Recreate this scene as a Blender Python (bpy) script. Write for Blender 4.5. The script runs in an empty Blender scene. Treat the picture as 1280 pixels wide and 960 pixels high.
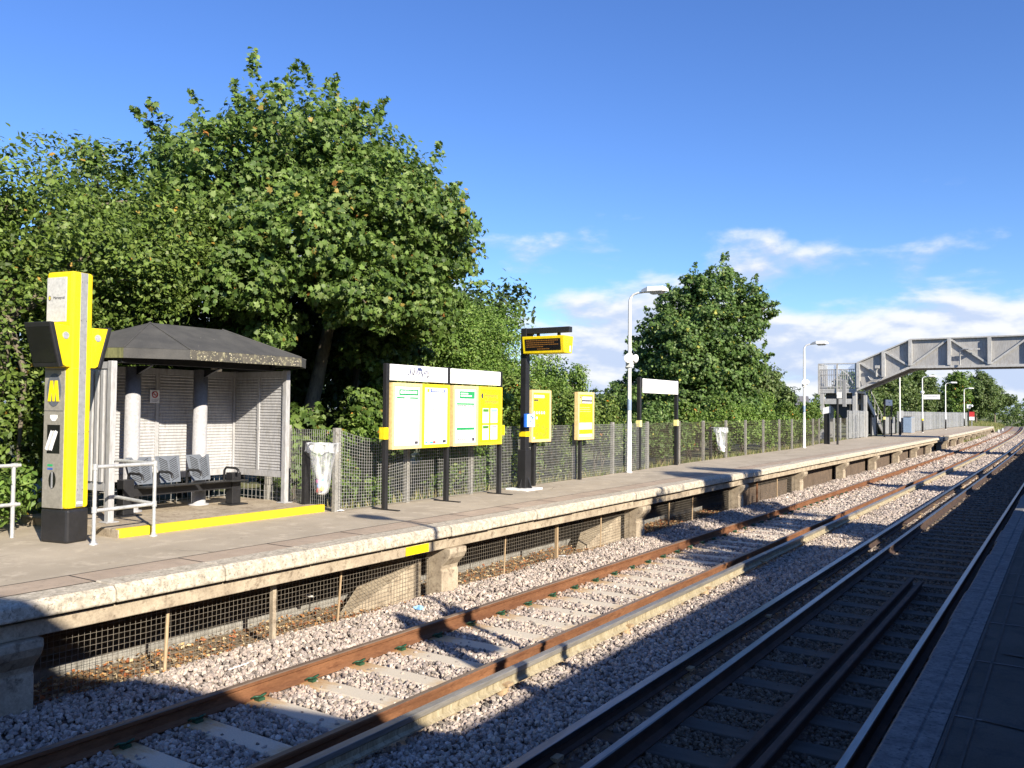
import bpy, bmesh, math, random
import numpy as np
from mathutils import Vector, Matrix
random.seed(7); RNG = np.random.default_rng(11)
SC = bpy.context.scene
COL = SC.collection
R = math.radians

# ------------------------------------------------------------------ materials
MATS = {}
def new_mat(name):
    m = bpy.data.materials.new(name); m.use_nodes = True
    nt = m.node_tree
    b = nt.nodes['Principled BSDF']
    MATS[name] = m
    return m, nt, b
def N(nt, t, **kw):
    n = nt.nodes.new(t)
    for k, v in kw.items(): setattr(n, k, v)
    return n
def L(nt, a, b): nt.links.new(a, b)
def setv(b, **kw):
    names = {'rough': 'Roughness', 'metal': 'Metallic', 'spec': 'Specular IOR Level', 'base': 'Base Color', 'trans': 'Transmission Weight', 'alpha': 'Alpha', 'ior': 'IOR', 'coat': 'Coat Weight'}
    for k, v in kw.items():
        b.inputs[names[k]].default_value = (*v, 1) if isinstance(v, tuple) else v
def ramp(nt, stops, fac):
    r = N(nt, 'ShaderNodeValToRGB'); e = r.color_ramp.elements
    while len(e) < len(stops): e.new(0.5)
    for i, (p, c) in enumerate(stops):
        e[i].position = p; e[i].color = (*c, 1) if len(c) == 3 else c
    L(nt, fac, r.inputs['Fac']); return r
def noise(nt, vec, scale, detail=6, rough=.6, dist=0):
    n = N(nt, 'ShaderNodeTexNoise'); n.inputs['Scale'].default_value = scale; n.inputs['Detail'].default_value = detail
    n.inputs['Roughness'].default_value = rough; n.inputs['Distortion'].default_value = dist
    L(nt, vec, n.inputs['Vector']); return n
def mixc(nt, fac, a, b, mode='MIX'):
    m = N(nt, 'ShaderNodeMix', data_type='RGBA', blend_type=mode)
    for s, v in ((m.inputs[0], fac), (m.inputs[6], a), (m.inputs[7], b)):
        if hasattr(v, 'is_output'): L(nt, v, s)
        else: s.default_value = v if not isinstance(v, tuple) else (*v, 1)
    return m.outputs[2]
def coords(nt, kind='Object', scale=(1, 1, 1)):
    t = N(nt, 'ShaderNodeTexCoord')
    if scale == (1, 1, 1): return t.outputs[kind]
    m = N(nt, 'ShaderNodeMapping'); m.inputs['Scale'].default_value = scale
    L(nt, t.outputs[kind], m.inputs['Vector']); return m.outputs['Vector']
def bump(nt, b, h, strength=.3, dist=.01):
    n = N(nt, 'ShaderNodeBump'); n.inputs['Strength'].default_value = strength; n.inputs['Distance'].default_value = dist
    L(nt, h, n.inputs['Height']); L(nt, n.outputs['Normal'], b.inputs['Normal'])
def weathered(name, c1, c2, scale=6, rough=.6, metal=0, c3=None, spots=None, bmp=.15, fine=60, lo=.35, hi=.7, stretch=(1, 1, 1), spec=.5):
    """two-tone weathered surface with grime noise and fine grain"""
    m, nt, b = new_mat(name); v = coords(nt, 'Object', stretch)
    n = noise(nt, v, scale); r = ramp(nt, [(lo, c1), (hi, c2)], n.outputs['Fac'])
    col = r.outputs['Color']
    if c3:
        n2 = noise(nt, v, scale * 3.3, 8, .7); r2 = ramp(nt, [(.52, (0, 0, 0)), (.66, (1, 1, 1))], n2.outputs['Fac'])
        col = mixc(nt, r2.outputs['Color'], col, c3)
    nf = noise(nt, v, fine, 4, .7)
    fr = ramp(nt, [(.25, (.72, .72, .72)), (.75, (1.18, 1.18, 1.18))], nf.outputs['Fac'])
    col = mixc(nt, 1.0, col, fr.outputs['Color'], 'MULTIPLY')
    if spots:
        vo = N(nt, 'ShaderNodeTexVoronoi'); vo.inputs['Scale'].default_value = spots[1]; L(nt, v, vo.inputs['Vector'])
        n3 = noise(nt, v, spots[1] * .2, 3)
        sm = N(nt, 'ShaderNodeMath', operation='ADD'); L(nt, vo.outputs['Distance'], sm.inputs[0]); L(nt, n3.outputs['Fac'], sm.inputs[1])
        r3 = ramp(nt, [(spots[2], (1, 1, 1)), (spots[2] + .06, (0, 0, 0))], sm.outputs[0])
        col = mixc(nt, r3.outputs['Color'], col, spots[0])
    L(nt, col, b.inputs['Base Color']); setv(b, rough=rough, metal=metal, spec=spec)
    if bmp: bump(nt, b, nf.outputs['Fac'], bmp, .0016)
    return m
def paint(name, c, rough=.35, dirt=.12, spec=.5):
    d = tuple(x * (1 - dirt) for x in c)
    return weathered(name, d, c, 3, rough, bmp=.02, fine=25, lo=.3, hi=.55, spec=spec)

YEL = (.84, .64, .010)
weathered('asphalt', (.335, .288, .222), (.43, .372, .29), .9, .93, c3=(.48, .415, .325), bmp=.5, fine=140, spec=.2)
def worn_tarmac(name):
    m = MATS[name]; nt = m.node_tree; b = nt.nodes['Principled BSDF']; src = b.inputs['Base Color'].links[0].from_socket; v = coords(nt)
    d = noise(nt, v, 2.2, 4, .6); wv = N(nt, 'ShaderNodeVectorMath', operation='MULTIPLY_ADD'); L(nt, d.outputs['Color'], wv.inputs[0]); wv.inputs[1].default_value = (.5, .5, 0); L(nt, v, wv.inputs[2])
    vo = N(nt, 'ShaderNodeTexVoronoi', feature='DISTANCE_TO_EDGE'); vo.inputs['Scale'].default_value = .42; L(nt, wv.outputs[0], vo.inputs['Vector'])
    gate = noise(nt, v, .35, 2); gr = ramp(nt, [(.50, (0, 0, 0)), (.58, (.75, .75, .75))], gate.outputs['Fac'])
    cr = ramp(nt, [(.0025, (1, 1, 1)), (.0065, (0, 0, 0))], vo.outputs['Distance']); fac = mixc(nt, 1.0, cr.outputs['Color'], gr.outputs['Color'], 'MULTIPLY')
    c1 = mixc(nt, fac, src, (.10, .085, .065))
    vg = N(nt, 'ShaderNodeTexVoronoi'); vg.inputs['Scale'].default_value = 2.6; L(nt, v, vg.inputs['Vector']); gm = ramp(nt, [(.045, (.55, .55, .55)), (.06, (0, 0, 0))], vg.outputs['Distance'])
    c2 = mixc(nt, gm.outputs['Color'], c1, (.12, .10, .08))
    st = noise(nt, coords(nt, 'Object', (1, .22, 1)), 1.1, 5, .6); sr = ramp(nt, [(.54, (0, 0, 0)), (.72, (.35, .35, .35))], st.outputs['Fac'])
    L(nt, mixc(nt, sr.outputs['Color'], c2, (.29, .25, .195)), b.inputs['Base Color'])
worn_tarmac('asphalt')
weathered('paving', (.34, .268, .205), (.43, .345, .265), 2.2, .9, c3=(.30, .245, .19), bmp=.35, fine=110, spec=.2)
weathered('coping_stone', (.34, .30, .235), (.60, .54, .435), 12, .85, c3=(.17, .15, .12), bmp=1.0, fine=30, spec=.25)
weathered('concrete', (.30, .245, .18), (.46, .39, .29), 3, .85, c3=(.18, .14, .10), bmp=.4, fine=45, spec=.25)
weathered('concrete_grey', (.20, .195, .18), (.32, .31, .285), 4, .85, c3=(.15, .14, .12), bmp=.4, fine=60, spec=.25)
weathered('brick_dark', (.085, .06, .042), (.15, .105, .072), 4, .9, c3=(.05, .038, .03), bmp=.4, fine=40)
weathered('soil', (.15, .11, .07), (.25, .19, .12), 3, .95, c3=(.32, .26, .18), bmp=.8, fine=50)
weathered('grass_ground', (.06, .085, .025), (.15, .15, .06), .5, .95, c3=(.20, .17, .08), bmp=.8, fine=20)
weathered('near_asphalt', (.062, .057, .050), (.090, .082, .072), 1.3, .9, c3=(.045, .044, .044), bmp=.4, fine=120, spec=.2)  # asphalt colour darkened so the near platform's shade looks deeper
weathered('near_coping', (.12, .12, .12), (.22, .22, .215), 9, .9, c3=(.07, .07, .07), bmp=1.0, fine=45, spec=.2)  # stone colour also lowered to put deeper shade into the near edge
weathered('joint', (.10, .10, .10), (.15, .15, .15), 6, .9)
weathered('dark_patch', (.035, .034, .033), (.06, .058, .055), 6, .9)
weathered('rust', (.125, .055, .027), (.215, .10, .048), 5, .85, c3=(.11, .045, .022), bmp=.3, fine=70, stretch=(1, .25, 1), spec=.2)
weathered('rust_top', (.12, .085, .06), (.20, .145, .10), 8, .55, bmp=.1, fine=40, stretch=(1, .1, 1))
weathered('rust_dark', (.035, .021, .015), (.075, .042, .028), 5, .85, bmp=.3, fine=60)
weathered('rail_steel', (.11, .115, .125), (.22, .225, .24), 6, .34, metal=1, bmp=.04, fine=40, stretch=(1, .1, 1))
weathered('conductor_top', (.20, .19, .17), (.32, .30, .27), 5, .45, metal=.4, bmp=.1, fine=40, stretch=(1, .1, 1))
weathered('conductor_side', (.27, .225, .14), (.42, .37, .255), 7, .8, c3=(.17, .13, .075), bmp=.3, fine=50, stretch=(1, 1.5, .4))
weathered('timber', (.045, .037, .030), (.092, .077, .062), 5, .9, bmp=.6, fine=70, stretch=(.2, 1, 1))  # wood tone lowered to deepen the shade over the near track
weathered('wood_post', (.30, .21, .12), (.46, .34, .21), 4, .85, bmp=.4, fine=60, stretch=(1, 1, .2))
weathered('galvanised', (.42, .43, .43), (.60, .61, .61), 7, .45, metal=.35, bmp=.05, fine=40)
weathered('wire', (.34, .34, .33), (.48, .48, .47), 7, .5, metal=.3, bmp=0)
weathered('wire_brown', (.15, .13, .105), (.23, .20, .16), 7, .7, bmp=0)
weathered('palisade_metal', (.30, .31, .315), (.42, .43, .435), 3, .55, metal=.2, c3=(.24, .25, .255), bmp=.05, fine=30)
weathered('shelter_grey', (.345, .345, .355), (.41, .41, .42), 3, .5, c3=(.30, .295, .285), bmp=.03, fine=30, stretch=(1, 1, .25))
weathered('column_grey', (.36, .36, .38), (.43, .43, .45), 4, .4, bmp=.03, fine=30)
weathered('roof_felt', (.042, .042, .042), (.072, .07, .066), 3, .85, bmp=.3, fine=70, spots=((.40, .38, .30), 9, .39))
weathered('roof_lichen', (.05, .048, .043), (.10, .09, .07), 5, .9, c3=(.30, .28, .17), bmp=.5, fine=60, spots=((.55, .50, .36), 28, .62))
weathered('roof_moss', (.07, .075, .03), (.17, .17, .07), 5, .9, bmp=.3, fine=40, stretch=(4, 4, .5))
weathered('yellow_line', (.80, .56, .012), (.86, .65, .015), 5, .6, c3=None, bmp=.3, fine=50, spots=((.36, .24, .05), 13, .46))
weathered('yellow_paint', (.80, .60, .010), YEL, 2.5, .33, c3=(.78, .575, .018), bmp=.02, fine=18, stretch=(1, 1, .3)); paint('yellow_frame', (.84, .62, .03), .35, .08)
paint('pale_frame', (.80, .60, .27), .4, .06)
paint('white_paint', (.80, .80, .79), .4, .06); paint('white_sign', (.86, .86, .86), .4, .03)
paint('black_paint', (.018, .018, .020), .42, .3); paint('black_seat', (.022, .022, .022), .5, .3)
paint('dark_screen', (.012, .012, .013), .12, .2); paint('rubber_black', (.02, .02, .02), .6, .3)
paint('seat_metal', (.13, .145, .17), .45, .15); paint('totem_grey', (.25, .235, .20), .4, .12)
paint('totem_pale', (.52, .515, .49), .35, .04); paint('strip_grey', (.26, .265, .27), .5, .05)
paint('emblem_grey', (.10, .11, .13), .4, .1); paint('green_sign', (.008, .26, .075), .4, .03)
paint('green_pale', (.025, .30, .10), .4, .03); paint('green_tab', (.08, .24, .03), .4, .03)
paint('blue_sign', (.03, .16, .72), .35, .05); paint('blue_dark', (.05, .10, .36), .4, .05); paint('blue_pale', (.28, .55, .90), .4, .03)
paint('red_sign', (.55, .04, .04), .4, .05); paint('orange', (.75, .36, .02), .4, .03); paint('grey_text', (.42, .43, .46), .5, .05)
paint('pale_text', (.48, .49, .52), .5, .05); paint('dark_text', (.06, .06, .07), .5, .05); paint('map_yellow', (.85, .75, .30), .5, .02)
paint('graffiti', (.06, .08, .20), .5, .2); paint('teal', (.05, .45, .45), .4, .03); paint('pink', (.75, .12, .45), .4, .03)
weathered('bridge_grey', (.30, .297, .29), (.365, .36, .35), 1.6, .55, c3=(.275, .255, .23), bmp=.03, fine=20, stretch=(1, 1, .18)); weathered('bridge_light', (.37, .37, .36), (.45, .45, .44), 2, .5, c3=(.33, .31, .28), bmp=.03, fine=20, stretch=(1, 1, .3)); paint('bridge_dark', (.06, .06, .06), .6, .2)
paint('band_blue', (.22, .30, .42), .45, .1); paint('clip_green', (.018, .07, .035), .5, .2); paint('lamp_glass', (.62, .60, .55), .25, .1)
weathered('trunk_bark', (.10, .085, .06), (.20, .17, .12), 5, .95, c3=(.07, .06, .05), bmp=.9, fine=30, stretch=(1, 1, .3))
weathered('trunk_dark', (.05, .042, .032), (.10, .085, .065), 5, .95, bmp=.9, fine=30, stretch=(1, 1, .3))
weathered('brick_wall', (.26, .12, .08), (.36, .18, .12), 3, .9, bmp=.4, fine=30)
weathered('slate', (.10, .10, .11), (.17, .17, .18), 4, .8, bmp=.3, fine=30)
weathered('render_white', (.72, .70, .66), (.80, .78, .74), 3, .8)
weathered('ballast_mat', (.20, .165, .15), (.33, .275, .245), 26, .95, c3=(.13, .11, .105), bmp=1.0, fine=32, spec=.15)
weathered('leaf_litter', (.20, .12, .05), (.34, .23, .12), 9, .9, c3=(.40, .30, .18), bmp=.3)

def mat_leaf(name, transl=.26, rough=.5):
    m, nt, b = new_mat(name); a = N(nt, 'ShaderNodeAttribute', attribute_name='tint')
    L(nt, a.outputs['Color'], b.inputs['Base Color']); setv(b, rough=rough, spec=.28)
    t = N(nt, 'ShaderNodeBsdfTranslucent'); c = mixc(nt, 1.0, a.outputs['Color'], (1.3, 1.5, .6), 'MULTIPLY'); L(nt, c, t.inputs['Color'])
    mx = N(nt, 'ShaderNodeMixShader'); mx.inputs[0].default_value = transl
    out = nt.nodes['Material Output']
    L(nt, b.outputs[0], mx.inputs[1]); L(nt, t.outputs[0], mx.inputs[2]); L(nt, mx.outputs[0], out.inputs['Surface'])
mat_leaf('leaf'); mat_leaf('tinted', 0, .9); MATS['tinted'].node_tree.nodes['Principled BSDF'].inputs['Specular IOR Level'].default_value = .2

def mat_sleeper():
    m, nt, b = new_mat('concrete_sleeper'); v = coords(nt); s = N(nt, 'ShaderNodeSeparateXYZ'); L(nt, v, s.inputs[0])
    ab = N(nt, 'ShaderNodeMath', operation='ABSOLUTE'); L(nt, s.outputs['X'], ab.inputs[0])
    sb = N(nt, 'ShaderNodeMath', operation='SUBTRACT'); L(nt, ab.outputs[0], sb.inputs[0]); sb.inputs[1].default_value = .75
    a2 = N(nt, 'ShaderNodeMath', operation='ABSOLUTE'); L(nt, sb.outputs[0], a2.inputs[0])
    n = noise(nt, coords(nt, 'Object', (1.2, 3, 1)), 5, 5)
    mm = N(nt, 'ShaderNodeMath', operation='MULTIPLY_ADD'); L(nt, n.outputs['Fac'], mm.inputs[0]); mm.inputs[1].default_value = .5; L(nt, a2.outputs[0], mm.inputs[2])
    r = ramp(nt, [(.38, (.40, .24, .11)), (.55, (.50, .38, .24)), (.72, (.55, .49, .39))], mm.outputs[0])
    nf = noise(nt, v, 70, 4, .7); fr = ramp(nt, [(.25, (.75, .75, .75)), (.75, (1.12, 1.12, 1.12))], nf.outputs['Fac'])
    L(nt, mixc(nt, 1.0, r.outputs['Color'], fr.outputs['Color'], 'MULTIPLY'), b.inputs['Base Color']); setv(b, rough=.9, spec=.2)
    bump(nt, b, nf.outputs['Fac'], .4, .0016)
mat_sleeper()
def mat_bag():
    m, nt, b = new_mat('clear_plastic'); setv(b, base=(.9, .92, .95), rough=.22, spec=.6)
    v = coords(nt, 'Object', (1, 1, .22)); n = noise(nt, v, 9, 3, .5, 1.0)
    r = ramp(nt, [(.42, (0, 0, 0)), (.62, (1, 1, 1))], n.outputs['Fac'])
    tr = N(nt, 'ShaderNodeBsdfTransparent'); mx = N(nt, 'ShaderNodeMixShader')
    mr = N(nt, 'ShaderNodeMapRange'); L(nt, r.outputs['Color'], mr.inputs['Value']); mr.inputs['To Min'].default_value = .08; mr.inputs['To Max'].default_value = .48
    L(nt, mr.outputs[0], mx.inputs[0]); L(nt, tr.outputs[0], mx.inputs[1]); L(nt, b.outputs[0], mx.inputs[2])
    L(nt, mx.outputs[0], nt.nodes['Material Output'].inputs['Surface']); bump(nt, b, n.outputs['Fac'], .8, .02)
mat_bag()
def mat_led():
    m, nt, b = new_mat('led_amber'); setv(b, base=(.02, .01, .004)); b.inputs['Emission Color'].default_value = (1, .42, .05, 1); b.inputs['Emission Strength'].default_value = .13
mat_led()
def mat_glass_screen():
    m, nt, b = new_mat('clear_panel'); setv(b, base=(.85, .9, .95), rough=.08)
    tr = N(nt, 'ShaderNodeBsdfTransparent'); mx = N(nt, 'ShaderNodeMixShader'); mx.inputs[0].default_value = .16
    L(nt, tr.outputs[0], mx.inputs[1]); L(nt, b.outputs[0], mx.inputs[2]); L(nt, mx.outputs[0], nt.nodes['Material Output'].inputs['Surface'])
mat_glass_screen()

# ------------------------------------------------------------------ mesh builder
class MB:
    def __init__(s): s.v = []; s.f = []; s.m = []; s.s = []
    def add(s, vs, fs, mi=0, smooth=False):
        o = len(s.v); s.v += [tuple(p) for p in vs]
        for f in fs: s.f.append(tuple(i + o for i in f)); s.m.append(mi); s.s.append(smooth)
        return s
    def box(s, x0, x1, y0, y1, z0, z1, mi=0):
        v = [(x, y, z) for z in (z0, z1) for y in (y0, y1) for x in (x0, x1)]
        return s.add(v, [(0, 2, 3, 1), (4, 5, 7, 6), (0, 1, 5, 4), (2, 6, 7, 3), (0, 4, 6, 2), (1, 3, 7, 5)], mi)
    def tube(s, pts, r, n=8, mi=0, caps=True, smooth=True):
        pts = [Vector(p) for p in pts]; rs = r if isinstance(r, (list, tuple)) else [r] * len(pts)
        vs = []; fs = []; prev = None
        for i, p in enumerate(pts):
            d = (pts[min(i + 1, len(pts) - 1)] - pts[max(i - 1, 0)]).normalized()
            if prev is None:
                a = Vector((0, 0, 1)) if abs(d.z) < .9 else Vector((1, 0, 0)); u = d.cross(a).normalized()
            else:
                u = (prev - d * prev.dot(d)).normalized()
            prev = u; w = d.cross(u)
            for k in range(n):
                t = 2 * math.pi * (k + .5) / n; vs.append(p + (u * math.cos(t) + w * math.sin(t)) * rs[i])
        for i in range(len(pts) - 1):
            for k in range(n): fs.append((i * n + k, i * n + (k + 1) % n, (i + 1) * n + (k + 1) % n, (i + 1) * n + k))
        s.add(vs, fs, mi, smooth)
        if caps: s.add(vs[:n], [tuple(reversed(range(n)))], mi); s.add(vs[-n:], [tuple(range(n))], mi)
        return s
    def prism(s, poly, a, b, axis='y', mi=0):
        """poly in the two other axes, extruded along axis from a to b. axis y: (x,z); x: (y,z); z: (x,y)"""
        def P(p, t): return {'y': (p[0], t, p[1]), 'x': (t, p[0], p[1]), 'z': (p[0], p[1], t)}[axis]
        n = len(poly); v = [P(p, a) for p in poly] + [P(p, b) for p in poly]
        fs = [tuple(range(n)), tuple(reversed(range(n, 2 * n)))] + [(i, i + n, (i + 1) % n + n, (i + 1) % n) for i in range(n)]
        return s.add(v, fs, mi)
    def lathe(s, prof, n=16, c=(0, 0, 0), mi=0, smooth=True, wob=0):
        v = []; f = []
        for (r, z) in prof:
            for k in range(n):
                t = 2 * math.pi * k / n; q = r * (1 + wob * random.uniform(-1, 1)); v.append((c[0] + q * math.cos(t), c[1] + q * math.sin(t), c[2] + z))
        for i in range(len(prof) - 1):
            for k in range(n): f.append((i * n + k, i * n + (k + 1) % n, (i + 1) * n + (k + 1) % n, (i + 1) * n + k))
        return s.add(v, f, mi, smooth)
    def build(s, name, mats, parent=None, bevel=0, fix=True):
        me = bpy.data.meshes.new(name); me.from_pydata(s.v, [], s.f)
        for m in (mats if isinstance(mats, (list, tuple)) else [mats]): me.materials.append(MATS[m])
        me.polygons.foreach_set('material_index', s.m); me.polygons.foreach_set('use_smooth', s.s)
        if fix:
            bm = bmesh.new(); bm.from_mesh(me); bmesh.ops.recalc_face_normals(bm, faces=bm.faces); bm.to_mesh(me); bm.free()
        me.update()
        o = bpy.data.objects.new(name, me); COL.objects.link(o)
        if parent: o.parent = parent
        if bevel:
            md = o.modifiers.new('edge', 'BEVEL'); md.width = bevel; md.segments = 2; md.limit_method = 'ANGLE'; md.angle_limit = R(40)
        return o
def np_mesh(name, verts, k, mat, parent=None, tint=None, smooth=False, tris=None):
    """verts (n*k,3): n polygons of k corners each (or tris: explicit triangle index array)"""
    me = bpy.data.meshes.new(name); nv = len(verts)
    if tris is None: idx = np.arange(nv, dtype=np.int32); npoly = nv // k; step = k
    else: idx = tris.astype(np.int32).ravel(); npoly = len(tris); step = 3
    me.vertices.add(nv); me.vertices.foreach_set('co', np.ascontiguousarray(verts, dtype=np.float32).ravel())
    me.loops.add(len(idx)); me.loops.foreach_set('vertex_index', idx)
    me.polygons.add(npoly); me.polygons.foreach_set('loop_start', np.arange(0, npoly * step, step, dtype=np.int32))
    me.update(calc_edges=True)
    if tint is not None:
        a = me.attributes.new('tint', 'FLOAT_COLOR', 'POINT')
        c = np.ones((nv, 4), np.float32); c[:, :3] = tint; a.data.foreach_set('color', c.ravel())
    me.polygons.foreach_set('use_smooth', np.full(npoly, smooth))
    me.materials.append(MATS[mat])
    o = bpy.data.objects.new(name, me); COL.objects.link(o)
    if parent: o.parent = parent
    return o
def tag(o, label=None, cat=None, group=None, kind=None):
    if label: o['label'] = label
    if cat: o['category'] = cat
    if group: o['group'] = group
    if kind: o['kind'] = kind
    return o
def empty(name, loc=(0, 0, 0), rz=0, label=None, cat=None, group=None, kind=None):
    o = bpy.data.objects.new(name, None); COL.objects.link(o); o.location = loc; o.rotation_euler = (0, 0, rz); o.empty_display_size = .2
    return tag(o, label, cat, group, kind)
def copy_tree(o, parent=None):
    c = o.copy(); COL.objects.link(c)
    if parent: c.parent = parent
    for ch in list(o.children): copy_tree(ch, c)
    return c
def place(src, loc, rz=0, label=None, group=None):
    c = copy_tree(src); c.location = loc; c.rotation_euler = (0, 0, rz)
    if label: c['label'] = label
    if group: c['group'] = group
    return c
def text(body, size, mat, parent, loc, rot, name='lettering', ext=.001, align='CENTER', sx=1):
    cu = bpy.data.curves.new(name, 'FONT'); cu.body = body; cu.size = size; cu.align_x = align; cu.align_y = 'CENTER'; cu.extrude = ext
    ob = bpy.data.objects.new(name, cu); COL.objects.link(ob)
    dg = bpy.context.evaluated_depsgraph_get(); me = bpy.data.meshes.new_from_object(ob.evaluated_get(dg)); bpy.data.objects.remove(ob); bpy.data.curves.remove(cu)
    me.materials.clear(); me.materials.append(MATS[mat])
    o = bpy.data.objects.new(name, me); COL.objects.link(o); o.parent = parent; o.location = loc; o.rotation_euler = rot; o.scale = (sx, 1, 1)
    return o

def off(y): return 0.0 if y <= 40 else -((y - 40) / 85.0) ** 2 * .9
def sweep(mb, prof, ys, mis=None, caps=True, closed=True):
    n = len(prof); vs = [(x + off(y), y, z) for y in ys for (x, z) in prof]; m = len(ys)
    e = n if closed else n - 1
    for k in range(e):
        mb.add([], [])
    o = len(mb.v); mb.v += vs
    for i in range(m - 1):
        for k in range(e):
            a, b = k, (k + 1) % n
            mb.f.append((o + i * n + a, o + i * n + b, o + (i + 1) * n + b, o + (i + 1) * n + a)); mb.m.append(mis[k] if mis else 0); mb.s.append(False)
    if caps and closed:
        mb.f.append(tuple(o + k for k in range(n))); mb.m.append(0); mb.s.append(False)
        mb.f.append(tuple(o + (m - 1) * n + k for k in reversed(range(n)))); mb.m.append(0); mb.s.append(False)
    return mb
YS = [-14, 40] + list(range(44, 240, 4))
def ys_between(a, b): return [a] + [y for y in YS if a < y < b] + [b]

# ------------------------------------------------------------------ ground
def make_ground():
    xs = [-900, -300, -120, -60, -30, -18, -13, -9.75, -9.45, -8.9, -8.2, -7.75, -7.3, -7.05, 0, 2.9, 3.0, 9, 30, 120, 300, 900]
    zs = [-.5, -.5, -.4, -.3, -.25, -.2, -.12, -.1, -.14, -1.12, -1.12, -1.09, -1.08, -1.25, -1.25, -1.16, -.1, -.1, -.1, -.2, -.3, -.4]
    ys = [-600, -200, -60, -16] + list(range(-10, 125, 3)) + [124.9, 131] + [140, 160, 190, 240, 320, 450, 700, 1000, 1500]
    mb = MB(); n = len(xs)
    for y in ys:
        for x, z in zip(xs, zs):
            if y > 125 and x in (-9.45, -8.9, -8.2, -9.75): z = -1.0 + (-.3 if False else 0) if x > -9 else -.75
            zz = z + (0 if abs(x) < 10 else random.uniform(-.08, .08))
            mb.v.append((x + (off(y) if -20 < x < 3 else 0), y, zz))
    for j in range(len(ys) - 1):
        for i in range(n - 1):
            mb.f.append((j * n + i, j * n + i + 1, (j + 1) * n + i + 1, (j + 1) * n + i)); mb.s.append(False)
            mb.m.append(1 if -9.6 < xs[i] < -7.1 and ys[j] < 120 else 0)
    o = mb.build('ground', ['grass_ground', 'soil'], fix=False); tag(o, 'grassy ground running back from the railway line', 'ground', kind='structure')
make_ground()

def hb(x):   # ballast surface profile
    return float(np.interp(x, [-8.2, -7.55, -7.3, -6.95, -6.7, -6.2, -4.6, -4.2, -3.6, -3.1, -2.7, -1.2, -.8], [-1.14, -1.03, -.985, -1.00, -1.05, -1.095, -1.095, -1.05, -1.05, -1.10, -1.11, -1.12, -1.15]))
def make_bed():
    xs = np.linspace(-8.1, -.8, 30); mb = MB(); ys = ys_between(-4, 210)
    ys = [-4] + list(range(0, 40, 4)) + [y for y in ys if y >= 40]; n = len(xs)
    for y in ys:
        for x in xs: mb.v.append((x + off(y), y, hb(x) - .018))
    for j in range(len(ys) - 1):
        for i in range(n - 1): mb.f.append((j * n + i, j * n + i + 1, (j + 1) * n + i + 1, (j + 1) * n + i)); mb.m.append(0); mb.s.append(True)
    tag(mb.build('ballast_bed', 'ballast_mat', fix=False), 'grey pink stone track bed under both tracks', 'track bed', kind='structure')
make_bed()

SLEEP_F = [6.66 + .665 * k for k in range(-9, 112)]
SLEEP_N = [6.4 + .70 * k for k in range(-4, 105)]
RA, RB, RC, RD = -6.362, -4.845, -2.895, -1.392
T1, T2 = -4.50, -3.265

def rock_variants(n=10):
    t = (1 + 5 ** .5) / 2
    v = np.array([(-1, t, 0), (1, t, 0), (-1, -t, 0), (1, -t, 0), (0, -1, t), (0, 1, t), (0, -1, -t), (0, 1, -t), (t, 0, -1), (t, 0, 1), (-t, 0, -1), (-t, 0, 1)], float); v /= np.linalg.norm(v[0])
    f = np.array([(0, 11, 5), (0, 5, 1), (0, 1, 7), (0, 7, 10), (0, 10, 11), (1, 5, 9), (5, 11, 4), (11, 10, 2), (10, 7, 6), (7, 1, 8), (3, 9, 4), (3, 4, 2), (3, 2, 6), (3, 6, 8), (3, 8, 9), (4, 9, 5), (2, 4, 11), (6, 2, 10), (8, 6, 7), (9, 8, 1)])
    out = []
    for i in range(n):
        w = v * RNG.uniform(.68, 1.2, (12, 1)); w = np.sign(w) * np.abs(w) ** .8; out.append(w * np.array([1, RNG.uniform(.65, .95), RNG.uniform(.5, .8)]))
    return np.array(out), f
def rand_rot(n):
    q = RNG.normal(size=(n, 4)); q /= np.linalg.norm(q, axis=1)[:, None]; w, x, y, z = q.T
    return np.stack([np.stack([1 - 2 * (y * y + z * z), 2 * (x * y - z * w), 2 * (x * z + y * w)], 1), np.stack([2 * (x * y + z * w), 1 - 2 * (x * x + z * z), 2 * (y * z - x * w)], 1), np.stack([2 * (x * z - y * w), 2 * (y * z + x * w), 1 - 2 * (x * x + y * y)], 1)], 1)
def scatter_rocks(name, P, size, palette, weights, mat='tinted', gain=None):
    V, F = rock_variants(); n = len(P); k = RNG.integers(0, len(V), n)
    rot = rand_rot(n); vs = np.einsum('nij,nvj->nvi', rot, V[k]) * size[:, None, None] + P[:, None, :]
    tr = (F[None] + (np.arange(n) * 12)[:, None, None]).reshape(-1, 3)
    pal = np.array(palette); c = pal[RNG.choice(len(pal), n, p=np.array(weights) / sum(weights))] * RNG.uniform(.75, 1.25, (n, 1))
    if gain is not None: c = c * gain
    return np_mesh(name, vs.reshape(-1, 3), 3, mat, tint=np.repeat(c, 12, 0), tris=tr)
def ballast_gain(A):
    x = A[:, 0] - np.array([off(q) for q in A[:, 1]]); g = np.interp(x, [-3.6, -3.0, -2.6], [1, .6, .34])[:, None] * np.where(x > -3.2, 1, 0)[:, None] * np.array([1.12, 1.0, .84]) + np.interp(x, [-3.6, -3.0], [1, .6])[:, None] * np.where(x > -3.2, 0, 1)[:, None] * np.ones((1, 3))  # shade painted in: near track stones made darker and warmer than the rest
    for rx in (RA, RB):      # rust and brake dust caught beside the rails
        k = np.clip(1 - np.abs(x - rx) / .33, 0, 1) * RNG.uniform(.2, 1, len(x)); g = g * (1 - k[:, None] * np.array([.22, .42, .56]))
    return g * np.where(RNG.random(len(x)) < .06, .5, 1.0)[:, None]
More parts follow.
